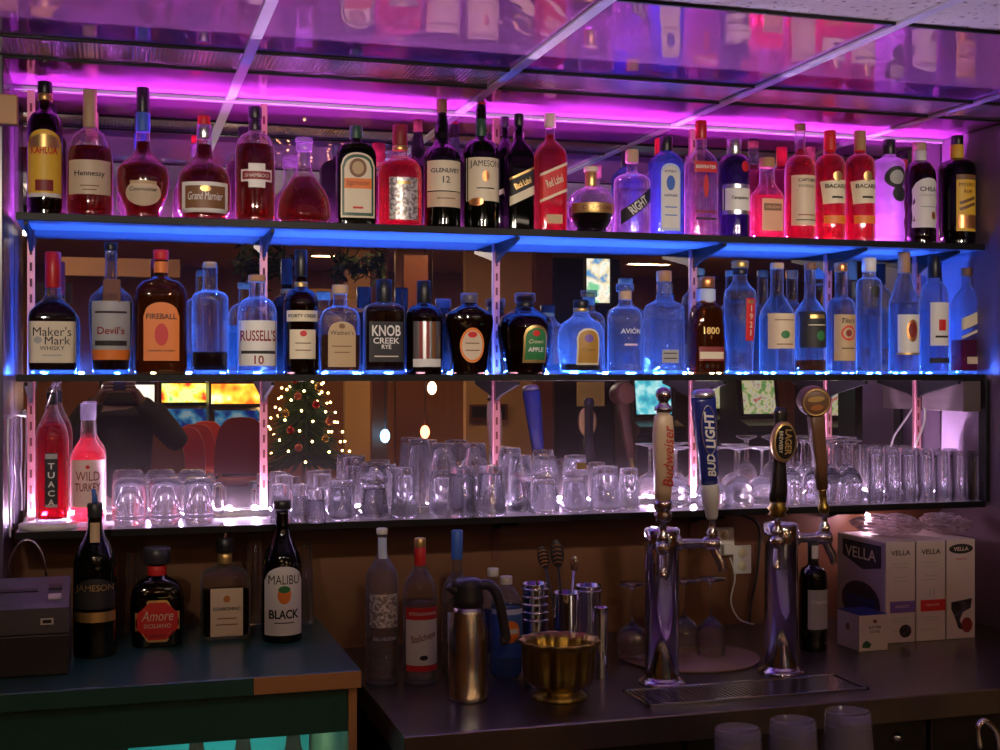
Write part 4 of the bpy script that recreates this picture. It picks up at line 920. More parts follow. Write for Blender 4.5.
MB().tube([(.040 * math.cos(q), 0, .165 + .085 * math.sin(q)) for q in [PI * i / 18 for i in range(19)]], .0025, 8).build('handle', M['chrome'], t)

# ================================================================== THINGS ON THE STEEL COUNTER
GS = 'bottles on the steel counter'
def S(*a, **k): return bottle(*a, zb=Z_STEEL, group=GS, **k)
S(382, 33, 528, [(687, .97), (684, 1), (580, 1), (570, .86), (563, .58), (557, .38), (550, .30), (530, .28)], 'etched', 'frosted clear vodka bottle with white cap, leftmost on the steel counter',
  [('rect', .26, 537, 558, 'pale_blue', {'name': 'neck_label'}), ('rect', .86, 592, 625, 'engraved', {'own': True}), ('txt', 'BELVEDERE', .7, 636, 'grey_paper', {'own': True})], [(534, 528, .34, 'white_plastic')], 'water', 640, y=-.395)
S(420, 34, 538, [(683, .97), (680, 1), (592, 1), (582, .88), (574, .6), (568, .38), (560, .30), (540, .28)], 'clear', 'clear vodka bottle with red foil neck and white label under a red band',
  [('rect', .93, 605, 662, 'white_paper'), ('rect', .93, 605, 617, 'red'), ('txt', 'STOLICHNAYA', .8, 611, 'white_paper', {'bold': .018}), ('txt', 'Stolichnaya', .74, 635, 'dark_red', {'shear': .3, 'rot': 14, 'h': 9}), ('oval', .25, 652, 657, 'ink'), ('rect', .93, 662, 668, 'red')],
  [(547, 538, .34, 'gold'), (565, 547, .34, 'red', 'neck_foil')], 'water', 600, y=-.42)
S(457, 30, 530, [(670, .97), (667, 1), (592, 1), (582, .8), (576, .5), (570, .36), (532, .33)], 'etched', 'frosted vodka bottle with tall blue cap behind the steel thermos jug', [('rect', .8, 610, 640, 'pale_blue')], [(559, 530, .38, 'blue_ink')], 'water', 600, y=-.33)
for px, w, top, y, lab, fl in ((506, 33, 576, -.44, 'blue-labelled clear plastic bottle with white cap beside the thermos handle', 605), (493, 30, 568, -.33, 'clear plastic bottle with white cap behind the blue-labelled one', 610)):
    S(px, w, top, [(676, .80), (672, .95), (666, 1), (650, .95), (646, 1), (612, 1), (602, .93), (592, .7), (586, .42), (583, .34), (578, .33)], 'pet', lab,
      [('rect', .97, 607, 655, 'blue_ink'), ('rect', .97, 607, 612, 'pale_blue'), ('oval', .6, 618, 640, 'orange'), ('rect', .5, 626, 631, 'white_paper')] if y == -.44 else [('rect', .97, 607, 650, 'navy')],
      [(584, 576, .38, 'white_plastic')] if y == -.44 else [(576, 568, .38, 'white_plastic')], 'blue_drink' if y == -.44 else 'water', fl, y=y, cat='bottle', name='plastic_bottle')
# thermos jug
px, y = 468, -.60; d = depth_at(px, y); k = d / F; X = xw(px, y); Zs = lambda q: zw(q, d) - Z_STEEL
t = thing('thermos_jug', 'brushed steel thermos jug with black lid and handle', 'thermos', (X, y, Z_STEEL))
MB().lathe([(0, 20 * k), (.004, 20.5 * k), (.012, 20.5 * k), (.014, 20 * k), (Zs(655), 20 * k), (Zs(630), 19 * k), (Zs(612), 16.5 * k), (Zs(605), 15 * k)], 40).build('body', M['steel'], t)
MB().lathe([(Zs(606), 15.6 * k), (Zs(598), 15.8 * k), (Zs(590), 14 * k), (Zs(586), 14.5 * k), (Zs(580), 13.5 * k), (Zs(578), 10 * k)], 32).build('lid', M['dark_plastic'], t)
MB().tube(smooth_path([(-10 * k, 0, Zs(590)), (-16 * k, -.002, Zs(588)), (-20 * k, -.004, Zs(584))]), [.012] * 6 + [.010] * 6 + [.006], 10).build('pour_lip', M['dark_plastic'], t)
MB().tube(smooth_path([(10 * k, 0, Zs(586)), (22 * k, 0, Zs(586)), (31 * k, 0, Zs(597)), (36 * k, 0, Zs(620)), (39 * k, 0, Zs(640)), (34 * k, 0, Zs(643))]), .0115, 12).build('handle', M['dark_plastic'], t)
# gold fluted bowl
px, y = 559, -.64; d = depth_at(px, y); k = d / F; X = xw(px, y)
t = thing('fluted_bowl', 'gold fluted footed bowl with scalloped rim between thermos and shakers', 'bowl', (X, y, Z_STEEL))
fl = lambda r, a, z: r * (1 + (.045 * math.cos(13 * a) if z > .022 else 0))
MB().lathe([(0, 27 * k), (.004, 28 * k), (.010, 26 * k), (.016, 21 * k), (.022, 21 * k), (.030, 30 * k), (.045, 34 * k), (.075, 35.5 * k), (.105, 36 * k), (.116, 36.5 * k), (.122, 40 * k), (.127, 41 * k), (.127, 38 * k), (.110, 34 * k), (.060, 32.5 * k), (.036, 26 * k), (.032, .001)], 84, caps=(True, False), mod=fl).build('bowl_body', M['brass'], t)
# shakers, tins and tools
def tin(px, w, top, y, label, rings=0, mat='chrome', flare=.93):
    d = depth_at(px, y); k = d / F; H = zw(top, d) - Z_STEEL; r = w * k / 2
    t = thing('shaker_tin', label, 'shaker tin', (xw(px, y), y, Z_STEEL), 0, 'steel shaker tins')
    MB().lathe([(0, r * flare * .96), (.003, r * flare), (H - .004, r), (H - .002, r * 1.03), (H, r * 1.02), (H, r * .96), (.006, r * flare * .94), (.004, .001)], 36, caps=(True, False)).build('tin_body', M[mat], t)
    for i in range(rings):
        zz = H - .012 - i * .018
        MB().tube([(r * 1.02 * math.cos(q), r * 1.02 * math.sin(q), zz) for q in [2 * PI * j / 30 for j in range(30)]], .0025, 6, True).build('rim_coil', M['chrome'], t)
    return t, r, H
tin(535, 26, 583, -.42, 'steel shaker tin ringed with wire coils, left of the tool tin', 5)
T2, r2, H2 = tin(567, 28, 592, -.47, 'steel tin holding spoons and tongs behind the gold bowl')
tin(588, 27, 585, -.36, 'steel shaker tin with beaded rim behind the tool tin', 1)
tin(601, 14, 607, -.50, 'narrow tall steel measuring tin right of the gold bowl', 0)
def tool(px, top, y, kind, label, w):
    d = depth_at(567, -.47); X0 = xw(567, -.47); z1 = zw(top, d); X1 = xw(px, y)
    t = thing({'slot': 'slotted_spoon', 'spoon': 'bar_spoon'}[kind], label, 'spoon', (X0, -.47, Z_STEEL + .02), 0, 'tools in the tin')
    base = Vector(t.location); dirv = Vector((X1, y, z1)) - base; L = dirv.length
    zz_ = dirv.normalized(); xx_ = (Vector((.96, -.28, 0)) - zz_ * zz_.dot(Vector((.96, -.28, 0)))).normalized(); yy_ = zz_.cross(xx_)
    Mq = Matrix((xx_, yy_, zz_)).transposed().to_4x4()
    MB().tube([(0, 0, 0), (0, 0, L - w * 2.2)], .003, 8).xf(Mq).build('shaft', M['chrome' if kind == 'spoon' else 'dark_plastic'], t)
    b = MB().ball((0, 0, L - w * 1.2), w, 18, (.62, .16, 1.25)); b.xf(Mq)
    hd = b.build('blade', M['chrome' if kind == 'spoon' else 'dark_plastic'], t)
    if kind == 'slot':
        s = MB()
        for i in range(5):
            zz = L - w * 2.0 + i * w * .38
            s.tube([(-.4 * w, -.17 * w, zz), (0, -.19 * w, zz + w * .12), (.4 * w, -.17 * w, zz)], .0012, 6)
        s.xf(Mq).build('slots', M['copper'], hd)
tool(541, 546, -.46, 'slot', 'black slotted spoon leaning left in the tool tin', .022)
tool(556, 540, -.465, 'slot', 'big black slotted spoon, tallest in the tool tin', .026)
tool(575, 556, -.47, 'spoon', 'shiny spoon leaning right in the tool tin', .016)
# mat with upside-down wine glasses
mat_o = tag(MB().lathe([(0, .165), (.002, .170), (.005, .170), (.006, .166)], 48).build('bar_mat', pbr('mat_tan', (.30, .19, .11), rough=.7), None, (xw(690, -.36), -.36, Z_STEEL)), 'round tan mat on the steel counter under the upside-down wine glasses', 'mat')
for px, y, top, lab in ((632, -.33, 583, 'upside-down wine glass left of the first beer tower on the counter'), (684, -.30, 580, 'upside-down wine glass just right of the first beer tower on the counter'), (711, -.36, 578, 'upside-down wine glass in front on the tan mat')):
    drink('wine', px, 34, top, y, lab, 'wine glass', 'wine glasses on the steel counter', zb=Z_STEEL + (.006 if px > 640 else 0))
S(813, 29, 536, rnd(640, 578, 566, 538, .36), 'black', 'dark wine bottle with grey label behind the second beer tower', [('rect', .78, 588, 627, 'grey_paper'), ('txt', 'Coppola', .6, 600, 'white_paper', {'shear': .3}), ('rect', .3, 545, 558, 'white_paper', {'own': True, 'name': 'neck_label'})], [(566, 536, .38, 'black', 'neck_foil')], None, None, y=-.36, name='wine_bottle')
# wine boxes
M['carton'] = pbr('carton', (.68, .56, .54), rough=.55); M['carton_side'] = pbr('carton_side', (.50, .40, .42), rough=.55); M['mauve'] = pbr('mauve', (.22, .12, .30), rough=.5); M['grape'] = ramp_mat('grape', [(0, (.005, .003, .008)), (.6, (.03, .02, .04)), (1, (.09, .06, .10))], nscale=60, kind='voronoi', rough=.4)
def fl(name, pts, mat, parent): return mk(name, pts, [list(range(len(pts)))], mat, parent, False)
def frect(name, x0, x1, z0, z1, y, mat, parent): return fl(name, [(x0, y, z0), (x1, y, z0), (x1, y, z1), (x0, y, z1)], mat, parent)
BW, BD, BH = .0875, .235, .262
for i, lab in enumerate(('white wine box with purple band, leftmost of the three', 'white wine box with red band, middle of the three', 'white wine box with wine pouring picture, rightmost of the three')):
    x0 = 1.918 + i * .0915
    t = thing('wine_box', lab, 'wine box', (x0 + BW / 2, -.35 + BD / 2, Z_STEEL), 0, 'wine boxes on the steel counter')
    MB().box((0, 0, BH / 2 + .0005), (BW, BD, BH), None, .0012).build('carton', M['carton'], t)
    y = -BD / 2 - .0006; h = BW / 2
    Tm = lambda x, z: Matrix.Translation((x, y - .0004, z))
    if i < 2:
        flat_text('VELLA', M['ink'], t, Tm(0, BH - .028), .058, .013, 0, .015)
        col = M['purple'] if i == 0 else M['red']
        q = frect('band', -h + .012, h, .078, .108, y, col, t); flat_text('PINOT' if i == 0 else 'MERLOT', M['pink_paper'], q, Tm(.005, .094), .04, .006)
        for zz, ww in ((.205, .05), (.195, .044), (.170, .04), (.160, .046), (.062, .05), (.054, .044), (.030, .05)): frect('print_line', -ww / 2, ww / 2, zz, zz + .0016, y, M['grey_paper'], t)
        if i == 0:
            v, f = patch_geo('oval', .036, .034); mk('grape_print', [(.014 + x, y - .0004, .030 + z) for x, z in v], f, M['grape'], t); 
        else:
            for qx in (-.004, .008): frect('glass_print', qx, qx + .003, .120, .140, y, M['grey_paper'], t)
    else:
        v, f = patch_geo('oval', .074, .026); q = mk('badge', [(x, y - .0003, BH - .024 + z) for x, z in v], f, M['black_paper'], t)
        flat_text('VELLA', M['pink_paper'], q, Matrix.Translation((0, y - .0009, BH - .024)), .046, .010, 0, .02)
        flat_text('cabernet', M['red'], t, Tm(0, BH - .050), .034, .006)
        fl('wine_print', [(-.030, y, .098), (.034, y, .106), (.030, y, .080), (.006, y, .070), (-.004, y, .050), (.010, y, .022), (-.008, y, .028), (-.020, y, .060), (-.030, y, .080)], M['grape'], t)
        v, f = patch_geo('oval', .034, .040); mk('wine_print', [(.018 + x, y - .0004, .036 + z) for x, z in v], f, M['dark_red'], t)
    for zz in (.0, ): pass
    if i == 0:      # printed side towards the taps
        X = -BW / 2 - .0008; sd = lambda a, z: (X, BD / 2 - a * BD, z)   # a 0 at the back .. 1 at the front
        q = fl('side_panel_print', [sd(.02, .004), sd(.98, .004), sd(.98, BH - .004), sd(.02, BH - .004)], M['carton_side'], t)
        X -= .0004
        q = fl('side_badge', [sd(.12, BH - .012), sd(.92, BH - .012), sd(.92, BH - .070), sd(.55, BH - .084), sd(.12, BH - .056)], M['black_paper'], t)
        flat_text('VELLA', M['cream'], q, Matrix.Translation((X - .0005, 0, BH - .042)) @ Matrix.Rotation(R(-90), 4, 'Z'), .150, .030, 0, .01)
        v, f = patch_geo('oval', .8 * BD, .11); mk('grape_print', [(X - .0002, -a, .090 + z) for a, z in v], f, M['grape'], t)
        fl('side_label', [(X - .0006, .07, .055), (X - .0006, -.07, .055), (X - .0006, -.07, .105), (X - .0006, .07, .105)], M['navy'], t)
t = thing('wine_box', 'small low white wine box in front of the three tall ones', 'wine box', (1.838, -.366, Z_STEEL))
MB().box((0, 0, .0455), (.082, .105, .090), None, .0012).build('carton', M['carton'], t)
q = MB().box((0, 0, .0918), (.080, .103, .0012)).build('lid_print', M['navy'], t)
y = -.0532
flat_text('SUTTER', M['ink'], t, Matrix.Translation((.004, y, .060)), .036, .007, 0, .02); flat_text('HOME', M['ink'], t, Matrix.Translation((.004, y, .049)), .028, .007, 0, .02)
v, f = patch_geo('oval', .012, .010); mk('crest_print', [(.004 + x, y, .075 + z) for x, z in v], f, M['brown'], t)
fl('leaf_print', [(-.034, y, .010), (-.012, y, .008), (-.006, y, .018), (-.020, y, .028), (-.030, y, .022)], M['dark_green'], t)
v, f = patch_geo('oval', .02, .02); mk('crest_print', [(-.0415, -x, .055 + z) for x, z in v], f, M['brown'], t)
# crumpled plastic bags stuffed on top of the boxes
def bag(c, sz, seed, label):
    random.seed(seed); bm = bmesh.new(); bmesh.ops.create_icosphere(bm, subdivisions=4, radius=1.)
    dirs = [(Vector((random.gauss(0, 1), random.gauss(0, 1), random.gauss(0, 1))).normalized(), random.uniform(2, 7), random.uniform(0, 6)) for _ in range(14)]
    for v in bm.verts:
        n = v.co.normalized(); q = sum(abs(math.sin(d.dot(n) * fq + ph)) for d, fq, ph in dirs) / 14
        v.co = n * (.40 + .9 * q + .16 * abs(math.sin(9 * n.x + 7 * n.z + 5 * n.y)) + random.uniform(-.03, .03))
    m = max(abs(v.co.z) for v in bm.verts)
    mx = max(abs(v.co.x) for v in bm.verts); my = max(abs(v.co.y) for v in bm.verts)
    for v in bm.verts: v.co = Vector((v.co.x / mx * sz[0], v.co.y / my * sz[1], v.co.z / m * sz[2] + sz[2]))
    bm.verts.index_update()
    o = mk('plastic_bag', [v.co[:] for v in bm.verts], [[v.index for v in f.verts] for f in bm.faces], G['bag'], None, False, c); bm.free()
    return tag(o, label, 'plastic bag', 'plastic bags on the wine boxes')
bag((2.00, -.235, Z_STEEL + BH + .0015), (.105, .10, .031), 3, 'crumpled clear plastic bag on the left and middle wine boxes')
bag((2.175, -.24, Z_STEEL + BH + .0015), (.058, .10, .031), 5, 'crumpled plastic bag on the rightmost wine box')
# loose end of the LED lead above the boxes
t = thing('led_connector', 'bright white LED lead end hanging under the bottom shelf by the wine boxes', 'led light', (xw(868, -.09), -.09, 1.196))
MB().tube(smooth_path([(0, 0, .010), (-.004, .01, .020), (0, .03, .0328)]), .0022, 8).build('lead', M['white_plastic'], t)
MB().box((0, 0, 0), (.012, .012, .022), None, .002).build('led', emit('led_end', (1., .62, .80), 160.), t)
# outlets, adapters and cords on the wood wall
for i, (px, py0, py1, lab) in enumerate(((725, 527, 556, 'white wall outlet under the bottom shelf, upper left one'), (742, 545, 574, 'white wall outlet under the bottom shelf, lower right one'))):
    d = depth_at(px, -.004); t = thing('wall_outlet', lab, 'outlet', (xw(px, -.004), 0, zw((py0 + py1) / 2, d)), 0, 'outlets on the wood wall')
    MB().b2(-.028, .028, -.007, -.0005, -.040, .040, .003).build('cover_plate', M['white_plastic'], t)
    for s in (-1, 1): MB().lathe([(-.0085, .013), (-.0065, .014)], 20, c=(0, 0, s * .018), axis='y').build('socket', M['cream'], t)
    if i == 0: MB().box((.002, -.018, -.020), (.034, .020, .030), None, .003).build('plug', M['white_plastic'], t)
def cord(pts, r, mat, label, nm='power_cord'):
    return tag(MB().tube(smooth_path(pts), r, 8).build(nm, M[mat]), label, 'cord')
X = xw(725, -.004); d = depth_at(725, -.004)
cord([(X, -.035, zw(556, d)), (X + .01, -.045, zw(575, d)), (X + .005, -.03, zw(600, d)), (X + .03, -.03, zw(618, d)), (X + .07, -.04, .905)], .0025, 'white_plastic', 'white cord hanging from the upper outlet to the counter')
X = xw(745, -.004)
cord([(X - .05, -.012, 1.215), (X - .01, -.02, 1.205), (X + .035, -.02, 1.17), (X + .03, -.02, 1.05), (X + .01, -.02, .96), (X, -.03, .906)], .004, 'rubber', 'thick black cord looping down right of the outlets')
# wood board, white cord at the right end; dangling cords at the left
t = tag(MB().b2(2.262, 2.330, -.20, -.003, 1.495, Z_MID - .018, .002).build('wood_board', M['dark_wood']), 'dark wooden board mounted at the right end under the middle shelf', 'board')
cord([(2.256, -.03, 1.50), (2.24, -.05, 1.46), (2.215, -.06, 1.42), (2.20, -.06, 1.385)], .003, 'white_plastic', 'short white cord hanging at the right end of the bottom shelf')
xx = -.222
cord([(-.204, -.03, 1.50), (-.217, -.10, 1.505), (xx, -.22, 1.505), (xx, -.29, 1.50), (xx, -.305, 1.43), (xx, -.26, 1.34), (xx, -.24, 1.24)], .0022, 'white_plastic', 'white cord looped along the left side panel, outer strand')
cord([(-.222, -.12, 1.498), (xx, -.13, 1.40), (xx, -.10, 1.36), (xx, -.15, 1.30), (xx, -.14, 1.26)], .0022, 'white_plastic', 'white cord looped along the left side panel, inner strand')
t = tag(MB().b2(-.285, -.199, -.350, -.3205, 2.132, 2.196, .003).build('wood_block', M['oak_edge']), 'small brown wooden block fixed high on the left post by the top shelf', 'block')
# brackets under the bottom shelf
for X, lab in ((.966, 'black shelf bracket under the bottom shelf above the plastic bottles'), (1.534, 'black shelf bracket under the bottom shelf beside the outlets'), (1.955, 'black shelf bracket under the bottom shelf left of the wine boxes')):
    t = thing('shelf_bracket', lab, 'bracket', (X, 0, Z_LOW - .017), 0, 'brackets under the bottom shelf')
    mk('arm', [(sx, y, z) for sx in (-.005, .005) for y, z in ((-.006, -.001), (-.19, -.001), (-.19, -.010), (-.05, -.026), (-.006, -.040))], [[4, 3, 2, 1, 0], [5, 6, 7, 8, 9]] + [[i, (i + 1) % 5, 5 + (i + 1) % 5, 5 + i] for i in range(5)], M['laminate'], t, False)
    MB().b2(-.011, .011, -.006, -.001, -.12, -.001).build('wall_strip', pbr('strip_red', (.16, .05, .04), rough=.5), t)
# stacks of plastic cups in the foreground, on a low ledge
struct(MB().b2(1.10, 1.75, -1.32, -.86, .72, .75, .004).build('trim_%d' % (nt_ + 1), M['counter_steel'])); nt_ += 1
cupm = None
for s, (px, top) in enumerate(((738, 728), (793, 720), (848, 711))):
    y = -1.2; d = depth_at(px, y); k = d / F; zt = zw(top, d); n = 9; st = .0125; H = zt - .75 - (n - 1) * st; r = 23.5 * k
    for i in range(n):
        if cupm is None:
            cupm = MB().lathe([(0, 1.20), (.02, 1.24), (.05, 1.20), (.06, 1.18), (.86, .98), (.885, 1.0), (.92, 1.0), (.94, .97), (.985, .96), (1., .93), (1., .86), (.965, .84), (.965, .0001)], 40, caps=(False, False)).build('plastic_cup', G['cup']); o = cupm
        else:
            o = bpy.data.objects.new('plastic_cup', cupm.data); COL.objects.link(o)
        o.location = (xw(px, y), y, .75 + .0005 + i * st); o.scale = (r, r, H - .0005)
        w = ('left', 'middle', 'right')[s]
        tag(o, ('topmost clear plastic cup upside down on the %s stack in the foreground' if i == n - 1 else 'clear plastic cup within the %s upside-down stack in the foreground') % w, 'plastic cup', 'plastic cups in the %s stack' % w)
# faucet tip at the lower right
x, y = xw(978, -.95), -.95; d = depth_at(978, y)
t = thing('bar_faucet', 'curved chrome faucet spout at the lower right corner', 'faucet', (x + .05, y, .75))
MB().tube(smooth_path([(0, 0, 0), (0, 0, zw(740, d) - .75), (-.03, 0, zw(722, d) - .75), (-.05, 0, zw(728, d) - .75), (-.045, 0, zw(748, d) - .75)]), .007, 10).build('spout', M['chrome'], t)
MB().lathe([(0, .02), (.01, .02), (.014, .012)], 20).build('base', M['chrome'], t)
struct(MB().b2(1.76, 2.30, -1.32, -.86, .72, .75, .004).build('trim_%d' % (nt_ + 1), M['counter_steel'])); nt_ += 1

# ================================================================== THE ROOM THE MIRROR SHOWS
M['cab_black'] = pbr('cab_black', (.02, .018, .018), rough=.35); M['maroon'] = pbr('maroon', (.20, .015, .025), rough=.45); M['red_vinyl'] = pbr('red_vinyl', (.45, .03, .035), rough=.4)
M['wood_dark'] = pbr('wood_dark', (.16, .06, .025), rough=.45); M['cream_wall'] = pbr('cream_wall', (.62, .44, .22), rough=.8); M['tree_green'] = ramp_mat('tree_green', [(0, (.01, .035, .015)), (1, (.04, .10, .04))], nscale=30, rough=.8)
sg = {'yellow': screen_mat('sign_yellow', [(.35, (.9, .05, .02)), (.48, (1., .75, .05)), (.58, (.9, 1., .3)), (.7, (.1, .6, .1))], 2.2, 7), 'orange': screen_mat('sign_orange', [(.35, (1., .10, .01)), (.5, (1., .45, .03)), (.62, (1., .9, .4))], 3., 5),
      'white': screen_mat('sign_white', [(.4, (.9, .8, .6)), (.6, (1., .95, .85))], 2., 6), 'blue': screen_mat('sign_blue', [(.35, (.02, .05, .4)), (.5, (.1, .5, .9)), (.65, (.6, .9, 1.))], .35, 8),
      'game': screen_mat('screen_game', [(.35, (.15, .35, .1)), (.48, (.75, .65, .35)), (.58, (.55, .6, .5)), (.68, (.6, .15, .1))], .8, 14), 'cyan': screen_mat('screen_cyan', [(.35, (.05, .35, .5)), (.5, (.1, .6, .7)), (.65, (.5, .9, .9))], 1.3, 8),
      'tv': screen_mat('screen_tv', [(.35, (.1, .3, .6)), (.45, (.8, .7, .4)), (.55, (.9, .9, .8)), (.65, (.2, .6, .3))], 1.6, 7)}
def slot_machine(px, yv, zs, scr, sign, label, w=.56, ry=0.):
    """cabinet facing the bar; zs = height of the middle of its screen"""
    X, Y, _ = refl(px, 374, yv)
    t = thing('slot_machine', label, 'slot machine', (X, Y, 0), ry, 'slot machines across the room'); h = w / 2
    prof = [(-.32, .001), (.30, .001), (.30, zs - .42), (.38, zs - .38), (.38, zs - .32), (.16, zs - .26), (.08, zs + .24), (.16, zs + .255), (.16, zs + .49), (.10, zs + .55), (-.32, zs + .55)]
    v = [(sx, y, z) for sx in (-h, h) for y, z in prof]; n = len(prof)
    mk('cabinet', v, [list(range(n))[::-1], list(range(n, 2 * n))] + [[i, (i + 1) % n, n + (i + 1) % n, n + i] for i in range(n)], M['cab_black'], t, False)
    a = math.atan2(.08, .50)
    MB().box((0, .127, zs), (w * .80, .01, .40), Matrix.Rotation(a, 3, 'X')).build('screen', sg[scr], t)
    b = MB(); RX_ = Matrix.Rotation(a, 3, 'X')
    for s in (-1, 1): b.box((s * w * .42, .128, zs), (w * .05, .02, .44), RX_)
    b.box((0, .110, zs + .215), (w * .88, .02, .03), RX_); b.box((0, .145, zs - .215), (w * .88, .02, .03), RX_); b.build('bezel', M['chrome'], t)
    if sign: MB().b2(-h * .92, h * .92, .158, .168, zs + .27, zs + .47, .004).build('top_sign', sg[sign], t)
    for i in range(5): MB().box((-h * .7 + i * h * .35, .30, zs - .325), (.035, .03, .012), Matrix.Rotation(-.26, 3, 'X')).build('button', M['gold'], t)
    return t
SM = [(128, 10.6, 1.02, 'blue', 'white', 'slot machine with white top sign, far left behind the person'), (186, 11.0, 1.03, 'blue', 'yellow', 'slot machine with yellow and red top sign'), (236, 10.2, 1.03, 'blue', 'orange', 'slot machine with bright orange top sign left of the lit tree'),
      (648, 9.4, 1.38, 'cyan', None, 'slot machine with glowing cyan screen'), (702, 10.6, 1.40, 'game', None, 'slot machine with pale screen right of the cyan one'), (753, 9.8, 1.36, 'game', None, 'slot machine with tan and white game screen'), (829, 9.6, 1.34, 'game', None, 'slot machine with green and yellow screen at the far right')]
for px, yv, zs, scr, sign, lab in SM: slot_machine(px, yv, zs, scr, sign, lab, .56 if px < 400 else .50)
# bar stools with rounded backs
def stool(px, yv, top, mat, label, rz=0., w=.42):
    X, Y, zt = refl(px, top, yv)
    t = thing('bar_stool', label, 'bar stool', (X, Y, 0), rz, 'bar stools across the room')
    MB().lathe([(.70, .17), (.715, .20), (.75, .20), (.765, .17)], 24).build('seat', M[mat], t)
    out = [(w / 2 * math.cos(q) * (1 if abs(math.cos(q)) > .0 else 1), (zt - .62) * (abs(math.sin(q)) ** .7)) for q in [PI * i / 16 for i in range(17)]]
    hh = zt - .78
    pts = [(w / 2 * math.copysign(abs(math.cos(q)) ** .6, math.cos(q)), .78 + hh * math.sin(q) ** .7) for q in [PI * i / 18 for i in range(19)]]
    n = len(pts); v = [(x, -.20 - .10 * (z - .78) + dy + .25 * x * x, z) for dy in (-.03, .03) for x, z in pts]
    mk('backrest', v, [list(range(n))[::-1], list(range(n, 2 * n))] + [[i, (i + 1) % n, n + (i + 1) % n, n + i] for i in range(n)], M[mat], t, False)
    for sx in (-1, 1):
        for sy in (-1, 1): MB().tube([(sx * .13, sy * .13, .70), (sx * .20, sy * .20, .001)], .014, 8).build('leg', M['wood_dark'], t)
    MB().tube([(.175 * math.cos(q), .175 * math.sin(q), .28) for q in [2 * PI * i / 20 for i in range(20)]], .010, 6, True).build('foot_ring', M['chrome'], t)
for i, (px, yv, top, mat, lab) in enumerate(((160, 7.2, 434, 'wood_dark', 'bar stool with brown rounded back beside the red row'), (182, 7.6, 428, 'red_vinyl', 'red-backed bar stool, nearest of the overlapping row'), (194, 8.3, 425, 'red_vinyl', 'red-backed bar stool, middle of the overlapping row'), (205, 8.9, 422, 'red_vinyl', 'red-backed bar stool, farthest of the overlapping row'), (241, 7.4, 418, 'maroon', 'bar stool with wide maroon back left of the lit tree'))):
    stool(px, yv, top, mat, lab, R(6), .36 if i != 4 else .44)
# decorated tree
X, Y, _ = refl(304, 400, 8.6)
t = thing('christmas_tree', 'green artificial tree hung with warm lights and ornaments', 'tree', (X, Y, .0))
TH, TR = 1.98, .44
def tr(z): return TR * max(.03, (1 - (z - .75) / (TH - .75))) if z > .75 else TR
random.seed(11); b = MB()
for i in range(900):
    z = .78 + (TH - .80) * (random.random() ** 1.25); q = random.uniform(0, 2 * PI); r1 = tr(z) * random.uniform(.82, 1.08); r0 = r1 * .25
    c, s = math.cos(q), math.sin(q); dz = -.10 * r1 / TR; wv = .020
    p0 = Vector((c * r0, s * r0, z + .03)); p1 = Vector((c * r1, s * r1, z + dz)); sd_ = Vector((-s, c, 0)) * wv; up = Vector((0, 0, wv))
    b.add([p0 + sd_, p0 - sd_, p1, p0 + up, p0 - up], [[0, 2, 3], [3, 2, 1], [1, 2, 4], [4, 2, 0]])
b.build('foliage', M['tree_green'], t); MB().lathe([(.0, .16), (.02, .16), (.03, .03), (TH - .1, .012)], 12).build('trunk', M['wood_dark'], t)
ls = thing('string_lights', 'warm white string lights wound around the decorated tree', 'string lights', (X, Y, .78))
wire = []; em = emit('tree_bulb', (1., .62, .20), 26.); me = None
for i in range(96):
    z = .80 + (TH - .86) * i / 95; q = i * .83 + random.uniform(-.1, .1); r = tr(z) * 1.04 + .012; p = (r * math.cos(q), r * math.sin(q), z - .78); wire.append(p)
    if me is None: o = MB().ball((0, 0, 0), .0105, 8).build('bulb', em, ls); me = o.data
    else: o = bpy.data.objects.new('bulb', me); link(o, ls)
    o.location = p
MB().tube(wire, .0018, 4).build('wire', M['dark_green'], ls)
om = [pbr('ornament_pink', (.75, .25, .25), rough=.15, metal=.5), pbr('ornament_gold', (.7, .5, .2), rough=.2, metal=.8), pbr('ornament_red', (.5, .02, .03), rough=.15, metal=.4)]
names_ = ['pink', 'gold', 'red']
for i in range(12):
    z = .95 + .075 * i; q = PI / 2 + (-1 if i % 2 else 1) * (.25 + .11 * (i % 5)); r = tr(z) * 1.06 + .03
    c = (X + r * math.cos(q), Y + r * math.sin(q), z)
    bb = MB().ball((0, 0, 0), .036, 14); bb.lathe([(.033, .008), (.046, .008)], 8)
    o = tag(bb.build('tree_ornament', om[i % 3], None, c), '%s ball ornament on the %s of the lit tree, number %s from the bottom'.replace('number ', '') % (names_[i % 3], 'left' if math.cos(q) < 0 else 'right', ['first', 'second', 'third', 'fourth', 'fifth', 'sixth', 'seventh', 'eighth', 'ninth', 'tenth', 'eleventh', 'topmost'][i]), 'ornament', 'ornaments on the lit tree')
# partition walls, doors, papers, tv
def wallbit(px0, px1, y0, y1, yv, mat, th=.1):
    global nt_
    xa, Y, _ = refl(px0, 374, yv); xb_, _, _ = refl(px1, 374, yv); z1 = zw(y0, depth_at((px0 + px1) / 2, yv)); z0 = max(0, zw(y1, depth_at((px0 + px1) / 2, yv)))
    nt_ += 1; return struct(MB().b2(xa, xb_, Y - th, Y, z0, min(z1, Z_ROOM)).build('trim_%d' % nt_, mat))
wallbit(466, 532, 250, 900, 8.4, M['cream_wall']); wallbit(345, 372, 250, 900, 9.8, M['cream_wall']); wallbit(372, 388, 250, 900, 8.8, M['wood_dark']); wallbit(396, 428, 250, 900, 10.2, M['wood_dark'])
wallbit(536, 552, 250, 900, 8.2, M['wood_dark']); wallbit(555, 620, 250, 900, 11.5, M['cab_black']); wallbit(855, 905, 240, 900, 7.5, M['cab_black'], .3)
